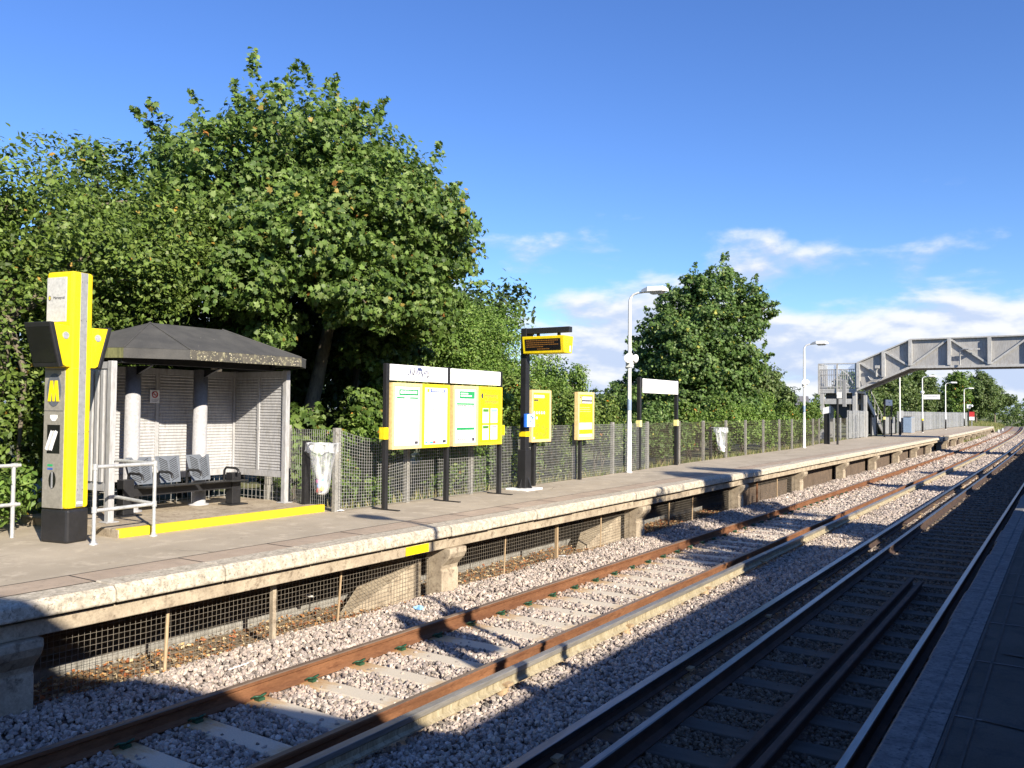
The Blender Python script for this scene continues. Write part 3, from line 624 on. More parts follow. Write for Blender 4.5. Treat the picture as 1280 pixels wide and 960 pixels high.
def vegetation():
    # big leafy bank left of the shelter
    cl = []
    for (x, y, z, r, n) in [(-12.6, 4.3, 1.2, 1.3, 28), (-12.7, 4.6, 3.2, 1.5, 34), (-12.9, 5.4, 4.6, 1.35, 30), (-12.6, 6.3, 3.0, 1.4, 32), (-12.9, 7.0, 4.7, 1.35, 30), (-12.8, 8.0, 4.0, 1.2, 26), (-13.0, 8.5, 4.7, 1.1, 24), (-12.4, 6.2, 1.2, 1.1, 22), (-13.0, 3.4, 4.4, 1.4, 26), (-13.1, 9.2, 4.6, 1.1, 20), (-12.7, 3.2, 2.2, 1.3, 24), (-13.3, 7.7, 2.2, 1.2, 20), (-13.0, 2.2, 3.6, 1.5, 22), (-13.1, 4.0, 5.0, 1.0, 20)]:
        cl.append((x + 13, y - 6, z - .25, r, r, r * .9, int(n * 2.4)))
    sh = [((.1, -1.8, 5.1), (.2, -1.4, 5.7), 60, .14), ((-.1, -2.6, 4.9), (-.1, -2.3, 5.5), 50, .14), ((0, -1.1, 4.9), (.1, -.5, 5.3), 45, .12), ((-.2, 1.4, 5.2), (0, 1.5, 5.7), 40, .12)]
    tree('leafy_tree', (-13, 6, -.1), cl, sh, 56, .095, OVAL, 'left', [(0, 0, -.3), (0, .1, 1.5), (0, .3, 3), (-.1, .4, 4.6)], .16, 'dense bushy tree rising behind the yellow help totem', 'tree', inner=.2, spray=16)
    c2 = auto_clumps(4.2, 4.2, 2.0, 8.2, 12, 46); tree('broadleaf_tree', (-17.2, 10.2, -.2), c2, [], 15, .12, OVAL, 'far', [(0, 0, -.3), (0, .1, 3), (0, 0, 6)], .2, 'darker green tree top peeping over the bank between the two front trees', 'tree')
    c2 = auto_clumps(5, 5, .5, 6.0, 14, 42); tree('broadleaf_tree', (-17.0, 4.2, -.2), c2, [], 14, .12, OVAL, 'far', [(0, 0, -.3), (0, .1, 2), (0, 0, 4)], .2, 'leafy tree hidden deep behind the bushy tree at the picture edge', 'tree')
    c2 = auto_clumps(6, 6, .2, 5.0, 16, 42); tree('broadleaf_tree', (-18.0, 14.5, -.2), c2, [], 14, .13, OVAL, 'dark', [(0, 0, -.3), (0, .1, 2), (0, 0, 4)], .2, 'dark tree in the deep shade behind the sycamore trunk', 'tree')
    # dark understorey behind the fence under the sycamore
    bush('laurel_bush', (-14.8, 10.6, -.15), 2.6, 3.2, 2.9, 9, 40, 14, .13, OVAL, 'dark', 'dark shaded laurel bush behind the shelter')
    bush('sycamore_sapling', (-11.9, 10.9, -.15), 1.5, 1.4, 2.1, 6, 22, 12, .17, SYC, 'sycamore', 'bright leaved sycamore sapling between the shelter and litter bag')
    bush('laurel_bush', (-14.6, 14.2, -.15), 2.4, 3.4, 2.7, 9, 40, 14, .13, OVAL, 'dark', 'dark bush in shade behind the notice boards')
    bush('sycamore_sapling', (-12.6, 13.9, -.15), 1.7, 2.2, 2.9, 8, 22, 14, .14, SYC, 'sycamore', 'taller sycamore sapling rising behind the first notice board case')
    bush('elder_bush', (-12.4, 12.9, -.15), 1.4, 1.8, 1.7, 6, 22, 12, .13, OVAL, 'hedge', 'green elder bush behind the wire beside the sycamore trunk')
    bush('ivy_plant', (-11.35, 4.0, 0), 1.2, 4.6, 1.15, 14, 40, 16, .10, OVAL, 'light', 'low glossy green plants at the foot of the bank beside the totem', 'plant')
    # lighter trees in the middle
    c2 = auto_clumps(5.4, 5.6, .6, 5.6, 20, 60); tree('hawthorn_tree', (-13.9, 19.0, -.15), c2, [((0, .8, 4.7), (.1, 1.2, 5.3), 40, .15), ((.2, 1.6, 4.3), (.2, 2.2, 4.7), 40, .15)], 34, .085, OVAL, 'light', [(0, 0, -.3), (.1, .1, 1.5), (0, .2, 3.4)], .14, 'light green hawthorn tree right of the sycamore behind the display post', 'tree')
    c2 = auto_clumps(2.4, 2.2, .3, 4.05, 9, 40, top=1.4); tree('round_topped_tree', (-17.0, 30.3, -.15), c2, [], 18, .10, OVAL, 'light', [(0, 0, -.3), (0, 0, 1.5), (0, 0, 3)], .12, 'small pale tree with rounded top beyond the yellow display box', 'tree')
    # hedge bushes along the fence
    hs = [(-10.45, 11.2, 1.3, 2.0, 1.0, 'hedge', 'low ivy bush climbing the wire behind the first notice board'), (-10.35, 13.2, 1.3, 2.2, 1.35, 'hedge', 'green bush growing through the wire behind the engineering notice'),
          (-10.75, 15.1, 1.7, 2.6, 2.5, 'light', 'tall pale green bush behind the display post'), (-10.7, 17.0, 1.8, 2.6, 2.7, 'rosehip', 'bush dotted with orange hips between the two yellow poster boards'),
          (-10.8, 19.0, 1.8, 2.7, 2.7, 'rosehip', 'orange flecked bush behind the slim yellow poster board'), (-12.5, 17.6, 2.4, 4.0, 3.1, 'light', 'high light green bush rising behind the orange flecked bushes'),
          (-12.9, 21.2, 2.8, 4.2, 3.5, 'light', 'pale bush behind the first lamp post'), (-10.9, 21.0, 1.6, 2.4, 2.3, 'rosehip', 'yellowish bush by the foot of the nearest lamp post'),
          (-11.0, 23.2, 1.7, 2.8, 2.3, 'maple_dark', 'dark ivy bush behind the station name board'), (-11.0, 25.6, 1.7, 2.8, 2.0, 'maple_dark', 'dark leafy bush through the fence right of the name board'),
          (-11.1, 28.2, 1.8, 3.0, 2.2, 'hedge', 'green bush behind the white litter bag on the far fence'), (-11.2, 31.2, 1.8, 3.6, 2.3, 'hedge', 'green bush along the fence right of the white litter bag'),
          (-11.3, 34.6, 1.9, 3.8, 2.5, 'light', 'pale bush at the fence below the dark maple'), (-11.5, 38.4, 2.0, 4.2, 2.5, 'light', 'pale bush behind the second lamp post'),
          (-11.8, 42.4, 2.0, 4.4, 2.3, 'hedge', 'green bush just before the footbridge landing'), (-13.6, 38.5, 2.8, 4.2, 3.9, 'light', 'tall pale bush right of the dark maple'),
          (-12.3, 47.5, 2.2, 5.4, 2.3, 'hedge', 'bright green bush seen before the footbridge landing'), (-13.2, 53.5, 2.6, 6.0, 2.4, 'hedge', 'green bush at the foot of the footbridge legs'), (-15.5, 66.5, 3.0, 6.0, 2.8, 'hedge', 'green bush seen under the footbridge landing')]
    for (x, y, w, d, h, pal, lab) in hs:
        nr = y < 24
        bush('hedge_bush', (x, y, -.15), w, d, h + .25, 13 if nr else 11, 48 if nr else 40, 18 if nr else 14, .085 if nr else .12, OVAL, pal, lab, group='bushes along the platform fence')
    # one tangled mass far back that closes the view between the trunks
    cl = []
    for k in range(44): y = -4 + k * 1.15; cl.append((-17.2 + random.uniform(-.8, .8), y, random.uniform(.6, 2.0), 1.3, 1.2, 1.2, 20))
    for k in range(26): y = -3 + k * .75; cl.append((-15.6 + random.uniform(-.4, .4), y, random.uniform(.4, 2.6), 1.0, 1.0, 1.1, 20))
    for k in range(12): y = 10 + k * .8; cl.append((-16.2 + random.uniform(-.4, .4), y, random.uniform(2.2, 3.8), 1.0, 1.0, 1.0, 20))
    for k in range(16): y = -4 + k * .85; cl.append((-15.2 + random.uniform(-.4, .4), y, random.uniform(1.5, 4.4), 1.0, 1.0, 1.1, 22))
    for k in range(22): y = 8 + k * .62; cl.append((-16.6 + random.uniform(-.5, .5), y, random.uniform(2.4, 5.2), 1.1, 1.0, 1.1, 22))
    for k in range(40): cl.append((-17.6 + random.uniform(-1.2, .6), 9 + k * .42, random.uniform(2.0, 5.6), 1.2, 1.1, 1.2, 26))
    for k in range(24): cl.append((-15.4 + random.uniform(-.6, .6), 9.5 + k * .36, random.uniform(1.8, 4.4), .9, .9, 1.0, 24))
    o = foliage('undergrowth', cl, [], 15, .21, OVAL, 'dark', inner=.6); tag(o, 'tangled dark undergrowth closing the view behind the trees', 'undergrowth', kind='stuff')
    # dark maple on the right
    bx, by = -14.2, 36.5; cl = []
    def mp(sd, z, dp=0): sd *= .88; return (sd * .93 - dp * .36, sd * .36 + dp * .93, z)
    for (sd, z, r, dp) in [(0, 7.3, 1.0, 0), (1.6, 7.7, .95, .2), (.8, 6.6, 1.3, -.6), (-.9, 6.5, 1.1, 0), (-1.6, 5.6, 1.15, -.3), (-2.3, 4.6, 1.1, 0), (-2.7, 3.7, .9, 0), (2.7, 6.8, 1.05, 0), (3.3, 6.3, .85, 0), (2.9, 5.6, 1.0, -.4), (2.2, 4.7, 1.2, -.8), (3.0, 4.0, .8, 0), (2.3, 3.4, 1.0, -.4),
                           (1.2, 5.4, 1.4, -1.2), (-.4, 5.0, 1.4, -1.2), (0, 3.8, 1.5, -1.4), (1.3, 3.4, 1.3, -1.2), (-1.5, 3.6, 1.2, -1.0), (-3.3, 2.6, 1.0, 0), (-2.4, 2.2, 1.2, -.8), (-.9, 2.2, 1.3, -1.2), (.8, 2.0, 1.3, -1.2), (2.2, 2.0, 1.1, -.8), (-3.6, 1.5, .95, 0), (0, 5.5, 1.8, 1.4), (1.2, 3.5, 1.8, 1.4), (-1.4, 3.4, 1.6, 1.2)]:
        r *= .88; cl.append((*mp(sd, z, dp), r, r, r * .88, int(34 * r * r) + 9))
    sh = [(mp(a, b), mp(c, d), 45, .15) for a, b, c, d in ((0, 7.9, .1, 8.5), (1.6, 8.3, 1.7, 8.9), (2.9, 7.4, 3.2, 7.9), (3.7, 6.5, 4.3, 6.6), (-1.1, 7.1, -1.3, 7.6), (-2.1, 6.1, -2.5, 6.5), (3.4, 4.2, 4.0, 4.3), (-3.0, 4.3, -3.5, 4.5))]
    tree('maple_tree', (bx, by, -.15), cl, sh, 46, .145, SYC, 'maple_dark', [(0, .4, -.3), (0, .5, 1.2), (.1, .5, 3), (0, .3, 5)], .2, 'dark green maple tree behind the station name board, left of the footbridge', 'tree', inner=.12, spray=20)
    # trees between the maple and the bridge, and beyond it
    far = [(-15.5, 50, 5.0, 5.5, 5.3, 'far', 'feathery tree behind the second lamp post'), (-18.0, 62, 5.5, 7, 5.6, 'far', 'tree showing through the footbridge landing railings'), (-22, 70, 6, 8, 6, 'far', 'distant tree left of the second lamp post'),
           (-16, 80, 6, 7, 6.2, 'far', 'brownish leafy tree under the sloping bridge span'), (-16, 92, 6, 8, 8.0, 'far', 'tall tree behind the second far lamp under the bridge'), (-15.5, 105, 5.0, 7, 9.8, 'far', 'tallest far tree under the level bridge span'),
           (-15.5, 117, 4.6, 6, 8.8, 'far', 'tall tree behind the last lamps under the bridge'), (-17, 135, 6, 8, 6.2, 'dark', 'dark tree beyond the platform end'), (-16.5, 158, 9, 11, 11.5, 'hedge', 'big bright green bushy tree at the line side right of the platform end'),
           (-14.5, 180, 9, 10, 11.0, 'far', 'darker tree beside the big bright bushy one near the picture edge'), (-13.0, 204, 9, 10, 8.5, 'far', 'low tree where the line runs out of sight')]
    for (x, y, w, d, h, pal, lab) in far:
        c2 = auto_clumps(w, d, .2, h, 16, 44)
        tree('distant_tree', (x, y, -.3), c2, [], 19, .17 + y * .0012, OVAL, pal, [(0, 0, -.3), (0, 0, h * .35), (0, 0, h * .7)], .2, lab, 'tree', 'trees beyond the platform fence')
    # belt of far woodland closing the horizon
    P = []
    for k in range(60):
        a = k / 60; x = -70 + 62 * a; y = 60 + 190 * a; P.append((x + random.uniform(-5, 5), y + random.uniform(-6, 6), 1.6, 5, 7, random.uniform(2.4, 4.2), 26))
    for k in range(26): P.append((-9 + k * 1.6, 235 + random.uniform(-4, 8), 1.5, 5, 5, random.uniform(2.5, 5), 26))
    o = foliage('woodland', P, [], 15, .55, OVAL, 'far', inner=.3); tag(o, 'far off band of woodland on the horizon', 'woodland', kind='stuff')
vegetation()

# grasses at the far platform end and along the fence foot
def make_grass():
    pts = []
    n = 9000; y = RNG.uniform(112, 205, n); x = RNG.uniform(-14.5, -7.9, n) + np.array([off(q) for q in y]); z = np.interp(x - np.array([off(q) for q in y]), [-14, -9.6, -8, -7.4], [-.2, -.6, -1.0, -1.1]); pts.append(np.c_[x, y, z, np.full(n, .55)])
    n = 1500; y = RNG.uniform(84, 112, n); x = RNG.uniform(-7.75, -7.25, n) + np.array([off(q) for q in y]); pts.append(np.c_[x, y, np.full(n, -1.05), np.full(n, .3)])
    n = 2600; y = RNG.uniform(9.8, 54, n); x = np.interp(y, [10, 19, 22, 26, 38, 45, 54], [-9.62, -9.72, -9.86, -10.0, -10.15, -10.7, -11.2]) - RNG.uniform(-.03, .5, n); pts.append(np.c_[x, y, np.full(n, -.1), np.full(n, .22)])
    A = np.vstack(pts); n = len(A); h = A[:, 3] * RNG.uniform(.5, 1.3, n); w = .012 + A[:, 3] * .05; an = RNG.uniform(0, 6.28, n); lean = RNG.normal(0, .3, (n, 2)) * h[:, None]
    p = A[:, :3]; dx = np.c_[np.cos(an), np.sin(an), np.zeros(n)] * w[:, None]
    V = np.stack([p - dx, p + dx, p + np.c_[lean, h]], 1)
    cols, wt = PALS['grass']; t = np.array(cols)[RNG.choice(4, n, p=np.array(wt) / sum(wt))] * RNG.uniform(.7, 1.2, (n, 1))
    o = np_mesh('grass', V.reshape(-1, 3), 3, 'leaf', tint=np.repeat(t, 3, 0)); tag(o, 'rough yellow green grass beside the line and along the fence', 'grass', kind='stuff')
make_grass()

# ------------------------------------------------------------------ platform furniture
class OM(MB):
    """builder fed with world coordinates, stored relative to the thing's base point"""
    def __init__(s, org): super().__init__(); s.org = org
    def build(s, *a, **k):
        s.v = [(x - s.org[0], y - s.org[1], z - s.org[2]) for x, y, z in s.v]; return super().build(*a, **k)
def disc(mb, c, r, axis, n=20, th=.004, ry=None, mi=0):
    ry = ry or r; pl = [(r * math.cos(2 * math.pi * k / n), ry * math.sin(2 * math.pi * k / n)) for k in range(n)]
    if axis == 'y': mb.prism([(c[0] + a, c[2] + b) for a, b in pl], c[1] - th, c[1] + th, 'y', mi)
    if axis == 'x': mb.prism([(c[1] + a, c[2] + b) for a, b in pl], c[0] - th, c[0] + th, 'x', mi)
    return mb

def make_totem():
    root = empty('help_totem', (-10.0, 5.555, 0), R(11), 'tall yellow and grey help totem with black base and hooded screens', 'help totem')
    W, D = .215, .148
    MB().box(-W, W, -D, D, .40, 3.20).build('body', 'yellow_paint', root, bevel=.035)
    mb = MB(); mb.box(-W - .004, W + .004, -D - .004, D + .004, 0, .397); mb.build('base', 'black_paint', root, bevel=.03)
    MB().box(-.196, .125, -D - .006, -D + .02, 2.60, 3.13).build('top_panel', 'totem_pale', root, bevel=.004)
    g = MB().box(-.196, .135, -D - .006, -D + .02, .405, 2.06).build('front_panel', 'totem_grey', root, bevel=.004)
    mb = MB(); mb.box(-.19, .123, -D - .0085, -D - .004, 1.545, 1.552); mb.box(-.19, .123, -D - .0085, -D - .004, 2.03, 2.036); mb.build('panel_seam', 'dark_text', g)
    MB().box(W - .01, W + .006, -.035, .062, .42, 3.19).build('side_strip', 'strip_grey', root, bevel=.003)
    for z in (.62, 1.28, 2.0, 2.62, 3.08):
        for y in (-.022, .049): mb = MB(); mb.lathe([(.0, -.002), (.005, -.002), (.005, .002), (.0, .002)], 8, (0, 0, 0)); mb.v[-32:] = [(W + .0065 + c, y + a, z + b) for a, b, c in mb.v[-32:]]; mb.build('screw', 'dark_text', root)
    for z in (1.30, 2.05): mb = MB(); mb.box(W - .003, W + .0012, -D + .012, -.037, z, z + .003); mb.build('body_seam', 'dark_text', root); mb = MB(); mb.box(W - .003, W + .0012, .064, D - .012, z, z + .003); mb.build('body_seam', 'dark_text', root)
    MB().box(W + .004, W + .0085, -.03, .055, .455, .478).build('maker_plate', 'white_sign', root)
    # emblem
    em = disc(MB(), (-.035, -D - .008, 1.795), .115, 'y', 36, .004, .195).build('emblem', 'emblem_grey', root)
    mm = MB(); z0, z1 = 1.66, 1.905; y0, y1 = -D - .017, -D - .011; cx = -.035
    mm.prism([(cx + a * .092, z0 + b * (z1 - z0)) for a, b in [(-1, 0), (-.64, 1), (-.17, 1), (0, .42), (.17, 1), (.64, 1), (1, 0), (.50, 0), (.36, .56), (.16, 0), (-.16, 0), (-.36, .56), (-.50, 0)]], y0, y1, 'y')
    mm.build('letter', 'yellow_paint', em)
    text('Merseyrail', .048, 'dark_text', root, (.005, -D - .0075, 2.885), (R(90), 0, 0), 'lettering', sx=.92)
    lg = disc(MB(), (-.145, -D - .008, 2.885), .020, 'y', 20, .002, .03).build('small_emblem', 'emblem_grey', root); disc(MB(), (-.145, -D - .0105, 2.885), .012, 'y', 16, .002, .02).build('emblem_centre', 'yellow_paint', lg)
    # leaflet recess
    rc = MB().box(-.135, .075, -D - .009, -D, 1.045, 1.385).build('leaflet_recess', 'dark_screen', root, bevel=.02)
    mb = MB(); a = R(22)
    for k, dx in enumerate((-.06, -.025, .012)):
        p = [(-.02, -.12), (.022, -.12), (.022, .12), (-.02, .12)]
        mb.prism([(-.035 + dx + x * math.cos(a) + z * math.sin(a), 1.2 - x * math.sin(a) + z * math.cos(a)) for x, z in p], -D - .0125 - k * .001, -D - .009, 'y', k % 2)
    mb.build('leaflet', ['white_sign', 'totem_pale'], rc)
    mb = MB(); mb.prism([(-.085, 1.50), (.025, 1.50), (.025, 1.465), (-.005, 1.43), (-.055, 1.43), (-.085, 1.465)], -D - .01, -D - .004); mb.build('shield_label', 'white_sign', root)
    MB().box(-.115, -.03, -D - .0085, -D - .004, .895, .92).build('green_label', 'green_pale', root); MB().box(-.115, -.03, -D - .0085, -D - .004, .855, .878).build('blue_label', 'blue_dark', root)
    sp = disc(MB(), (-.03, -D - .008, .735), .055, 'y', 26, .004, .10).build('speaker', 'dark_screen', root); MB().box(-.042, -.018, -D - .016, -D - .01, .64, .83).build('speaker_bar', 'strip_grey', sp)
    for sg in (1, -1):
        def f(pl): return [(y * sg, z) for y, z in pl]
        w = MB().prism(f([(-D + .01, 2.545), (-.375, 2.555), (-.24, 2.085), (-.20, 2.065), (-D + .01, 2.065)]), -W + .012, W - .004, 'x').build('screen_hood', 'yellow_paint', root, bevel=.008)
        b = MB().prism(f([(-.377, 2.575), (-.44, 2.575), (-.295, 2.055), (-.242, 2.065)]), -W, W - .002, 'x').build('bezel', 'black_paint', w, bevel=.012)
        n = Vector((0, -.52 * sg, -.145)).normalized() * .006
        p = [(-.428, 2.52), (-.312, 2.115)]; mb = MB(); q = [(-W + .03, p[0][0] * sg, p[0][1]), (W - .03, p[0][0] * sg, p[0][1]), (W - .03, p[1][0] * sg, p[1][1]), (-W + .03, p[1][0] * sg, p[1][1])]
        v = [tuple(Vector(x) + n) for x in q] + [tuple(Vector(x) - n) for x in q]; mb.add(v, [(0, 1, 2, 3), (7, 6, 5, 4), (0, 4, 5, 1), (1, 5, 6, 2), (2, 6, 7, 3), (3, 7, 4, 0)]); mb.build('screen', 'dark_screen', w)
        mb = MB(); disc(mb, (W - .001, -.225 * sg, 2.43), .042, 'x', 18, .006); mb.build('lock', 'galvanised', w)
    return root
make_totem()

def make_handrails():
    o = (-9.5, 5.62, 0); r = .0225
    root = empty('handrail', o, 0, 'grey tubular handrail at the corner of the waiting shelter step', 'handrail')
    A, B, Z = (-9.49, 5.62), (-9.53, 6.42), .90
    for p in (A, B):
        m = OM(o); m.tube([(*p, 0), (*p, Z)], r, 10); m.lathe([(.05, .0), (.05, .012), (.03, .02), (.028, .045), (.0, .045)], 12, (*p, 0)); m.build('post', 'galvanised', root)
    m = OM(o); m.tube([(*A, Z), (*B, Z)], r, 10); m.tube([(*B, Z), (-10.32, 6.39, Z + .01)], r, 10); m.build('top_rail', 'galvanised', root)
    m = OM(o); m.tube([(*A, .39), (*B, .40)], r, 10); m.tube([(*B, .40), (-10.32, 6.39, .44)], r, 10); m.build('middle_rail', 'galvanised', root)
    m = OM(o)
    for p in (A, B):
        for z in (.40, Z): m.tube([(p[0], p[1], z - .035), (p[0], p[1], z + .035)], r + .008, 10)
    m.build('clamp', 'galvanised', root)
    o = (-10.75, 5.33, 0); root = empty('handrail', o, 0, 'weathered grey handrail at the very edge of the picture left of the totem', 'handrail')
    for y in (5.33, 3.6):
        m = OM(o); m.tube([(-10.75, y, 0), (-10.75, y, .88)], r + .002, 10); m.build('post', 'galvanised', root)
    for z, n in ((.875, 'top_rail'), (.40, 'middle_rail')):
        m = OM(o); m.tube([(-10.75, 5.41, z), (-10.75, 2.0, z)], r, 10); m.tube([(-10.75, 5.30, z), (-10.75, 5.37, z)], r + .008, 10); m.build(n, 'galvanised', root)
make_handrails()

def louvre(org, along, a0, a1, c, sgn, z0, z1, pitch=.046):
    """sawtooth sheet: along 'x' or 'y' from a0 to a1, at coordinate c, teeth toward sgn"""
    m = OM(org); z = z0; pr = []
    while z < z1 - .001:
        pr += [(c, z), (c + sgn * .011, z + pitch * .35)]; z += pitch
    pr.append((c, z1)); n = len(pr)
    def P(t, q): return (t, q[0], q[1]) if along == 'x' else (q[0], t, q[1])
    m.add([P(a0, q) for q in pr] + [P(a1, q) for q in pr] + [P(a0, (c - sgn * .012, z0)), P(a0, (c - sgn * .012, z1)), P(a1, (c - sgn * .012, z0)), P(a1, (c - sgn * .012, z1))],
          [(i, i + 1, n + i + 1, n + i) for i in range(n - 1)] + [(2 * n, 2 * n + 1, 2 * n + 3, 2 * n + 2)])
    return m
def make_shelter():
    o = (-10.9, 7.8, 0); S = 'shelter_grey'
    root = empty('waiting_shelter', o, 0, 'grey louvred waiting shelter with dark hipped felt roof and yellow edged step', 'shelter')
    m = OM(o); m.box(-12.0, -9.69, 6.05, 9.45, -.05, .105); m.build('plinth', 'concrete', root, bevel=.012)
    m = OM(o); m.box(-9.695, -9.672, 6.06, 9.46, .002, .110); m.box(-9.76, -9.675, 6.055, 9.455, .10, .111); m.build('step_edge', 'yellow_line', root, bevel=.006)
    YR, YL, XF, XB = 9.30, 6.36, -10.40, -11.66
    # posts
    for (x, y) in ((XF, YR), (XF, YL), (XB, YR), (XB, YL)):
        m = OM(o); m.box(x - .045, x + .045, y - .04, y + .04, .105, 2.20); m.box(x - .09, x + .09, y - .09, y + .09, .105, .118); m.build('post', S, root, bevel=.006)
    for (y, sg, nm) in ((YR, -1, 'end_panel'), (YL, 1, 'end_panel')):
        xm = (XF + XB) / 2; pnl = OM(o); pnl.box(XB + .046, XF - .046, y - .025, y + .025, .50, .60); pnl.box(XB + .046, XF - .046, y - .025, y + .025, 2.10, 2.19)
        pnl.box(xm - .025, xm + .025, y - .026, y + .026, .60, 2.10); pnl.box(xm - .035, xm + .035, y - .028, y + .028, 1.25, 1.29)
        p = pnl.build(nm, S, root, bevel=.004)
        for (a, b) in ((XB + .05, xm - .026), (xm + .026, XF - .048)): louvre(o, 'x', a, b, y + sg * .002, sg, .60, 2.10).build('louvre', S, p)
        if y == YL:
            m = OM(o)
            for k in range(9): xx = XB + .12 + k * .125; m.box(xx - .035, xx + .035, y - .055, y - .026, .62, 2.08)
            m.build('outer_slat', S, p, bevel=.004)
    bk = OM(o); ms = [YL, 7.12, 7.86, 8.58, YR]
    for y in ms[1:-1]: bk.box(XB - .025, XB + .025, y - .03, y + .03, .60, 2.10)
    bk.box(XB - .025, XB + .025, YL + .04, YR - .04, .50, .60); bk.box(XB - .025, XB + .025, YL + .04, YR - .04, 2.10, 2.19)
    b = bk.build('back_panel', S, root, bevel=.004)
    for a, c in zip(ms[:-1], ms[1:]): louvre(o, 'y', a + .045, c - .03, XB + .002, 1, .60, 2.10).build('louvre', S, b)
    m = OM(o)
    for y in (7.17, 8.30): m.lathe([(.0, .105), (.105, .105), (.105, 2.16), (.0, 2.16)], 24, (-11.2, y, 0))
    m2 = OM(o)
    for y in (7.17, 8.30):
        m = OM(o); m.lathe([(.0, .106), (.16, .106), (.15, .125), (.105, .13), (.105, 2.18), (.0, 2.18)], 28, (-11.2, y, 0)); m.build('column', 'column_grey', root)
        m2.prism([(-11.1, 2.06), (-10.75, 2.185), (-11.1, 2.185)], y - .02, y + .02)
    m2.build('bracket', 'black_paint', root)
    # octagon roof with fascia and two ridge points
    E = [(-9.98, 7.22), (-9.98, 9.22), (-10.42, 9.72), (-11.45, 9.86), (-12.0, 9.3), (-12.0, 6.7), (-11.5, 6.05), (-10.42, 6.52)]
    zb, zt, zr = 2.25, 2.385, 2.81; rid = [(-11.0, 8.52, zr + .0), (-11.0, 7.28, zr)]; n = 8
    m = OM(o); V = [(x, y, zt) for x, y in E] + rid
    m.add(V, [(0, 1, 8, 9), (1, 2, 8), (2, 3, 8), (3, 4, 8), (4, 5, 9, 8), (5, 6, 9), (6, 7, 9), (7, 0, 9)]); rf = m.build('roof', 'roof_felt', root)
    cen = (-10.98, 7.9)
    for k in range(8):
        a, c = E[k], E[(k + 1) % 8]; m = OM(o)
        ins = lambda p: (p[0] + (cen[0] - p[0]) * .03, p[1] + (cen[1] - p[1]) * .03)
        a2, c2 = ins(a), ins(c)
        m.add([(*a, zb), (*c, zb), (*c, zt - .002), (*a, zt - .002), (*a2, zb), (*c2, zb), (*c2, zt - .002), (*a2, zt - .002)], [(0, 1, 2, 3), (5, 4, 7, 6), (0, 4, 5, 1), (3, 2, 6, 7)])
        m.build('fascia', {0: 'roof_lichen', 6: 'roof_moss'}.get(k, 'roof_felt'), root)
    m = OM(o); m.add([(x, y, zb + .03) for x, y in E], [tuple(range(8))]); m.build('soffit', 'roof_felt', root)
    for k in (0, 7): m = OM(o); m.tube([(E[k][0], E[k][1], zt + .004), (rid[1][0], rid[1][1], zr + .004)], .012, 6); m.build('hip_ridge', 'roof_felt', root)
    for k in (1, 2): m = OM(o); m.tube([(E[k][0], E[k][1], zt + .004), (rid[0][0], rid[0][1], zr + .004)], .012, 6); m.build('hip_ridge', 'roof_felt', root)
    m = OM(o); m.box(-11.7, -10.5, 6.55, 6.63, 2.192, 2.275); m.box(-11.7, -10.5, 9.08, 9.16, 2.192, 2.275); m.box(-10.62, -10.53, 6.64, 9.07, 2.192, 2.272); m.build('roof_beam', 'black_paint', root)
    # small notice on the back wall
    sg = OM(o); sg.box(XB + .03, XB + .04, 7.72, 7.88, 1.66, 1.86); s_ = sg.build('notice', 'white_sign', root)
    ring = OM(o); c = (XB + .043, 7.80, 1.79); ring.tube([(c[0], c[1] + .045 * math.cos(t * math.pi / 9), c[2] + .045 * math.sin(t * math.pi / 9)) for t in range(19)], .007, 6); ring.tube([(c[0], c[1] - .032, c[2] + .032), (c[0], c[1] + .032, c[2] - .032)], .006, 6); ring.build('no_smoking_mark', 'red_sign', s_)
    m = OM(o); m.box(XB + .041, XB + .0425, 7.76, 7.83, 1.785, 1.797); m.box(XB + .041, XB + .0425, 7.745, 7.855, 1.70, 1.712); m.box(XB + .041, XB + .0425, 7.76, 7.84, 1.68, 1.69); m.build('notice_line', 'grey_text', s_)
    # wire left in the gap below the panels
    m = OM(o)
    for k in range(28): y = 6.5 + k * .1; m.box(-11.75, -11.745, y, y + .006, .1, .5)
    for k in range(12): x = -11.7 + k * .1; m.box(x, x + .006, 9.40, 9.405, .0, .5)
    for z in (.15, .25, .35, .45): m.box(-11.752, -11.747, 6.4, 9.4, z, z + .005); m.box(-11.7, -10.5, 9.406, 9.411, z, z + .005)
    m.build('wire_skirt', 'wire', root)
make_shelter()

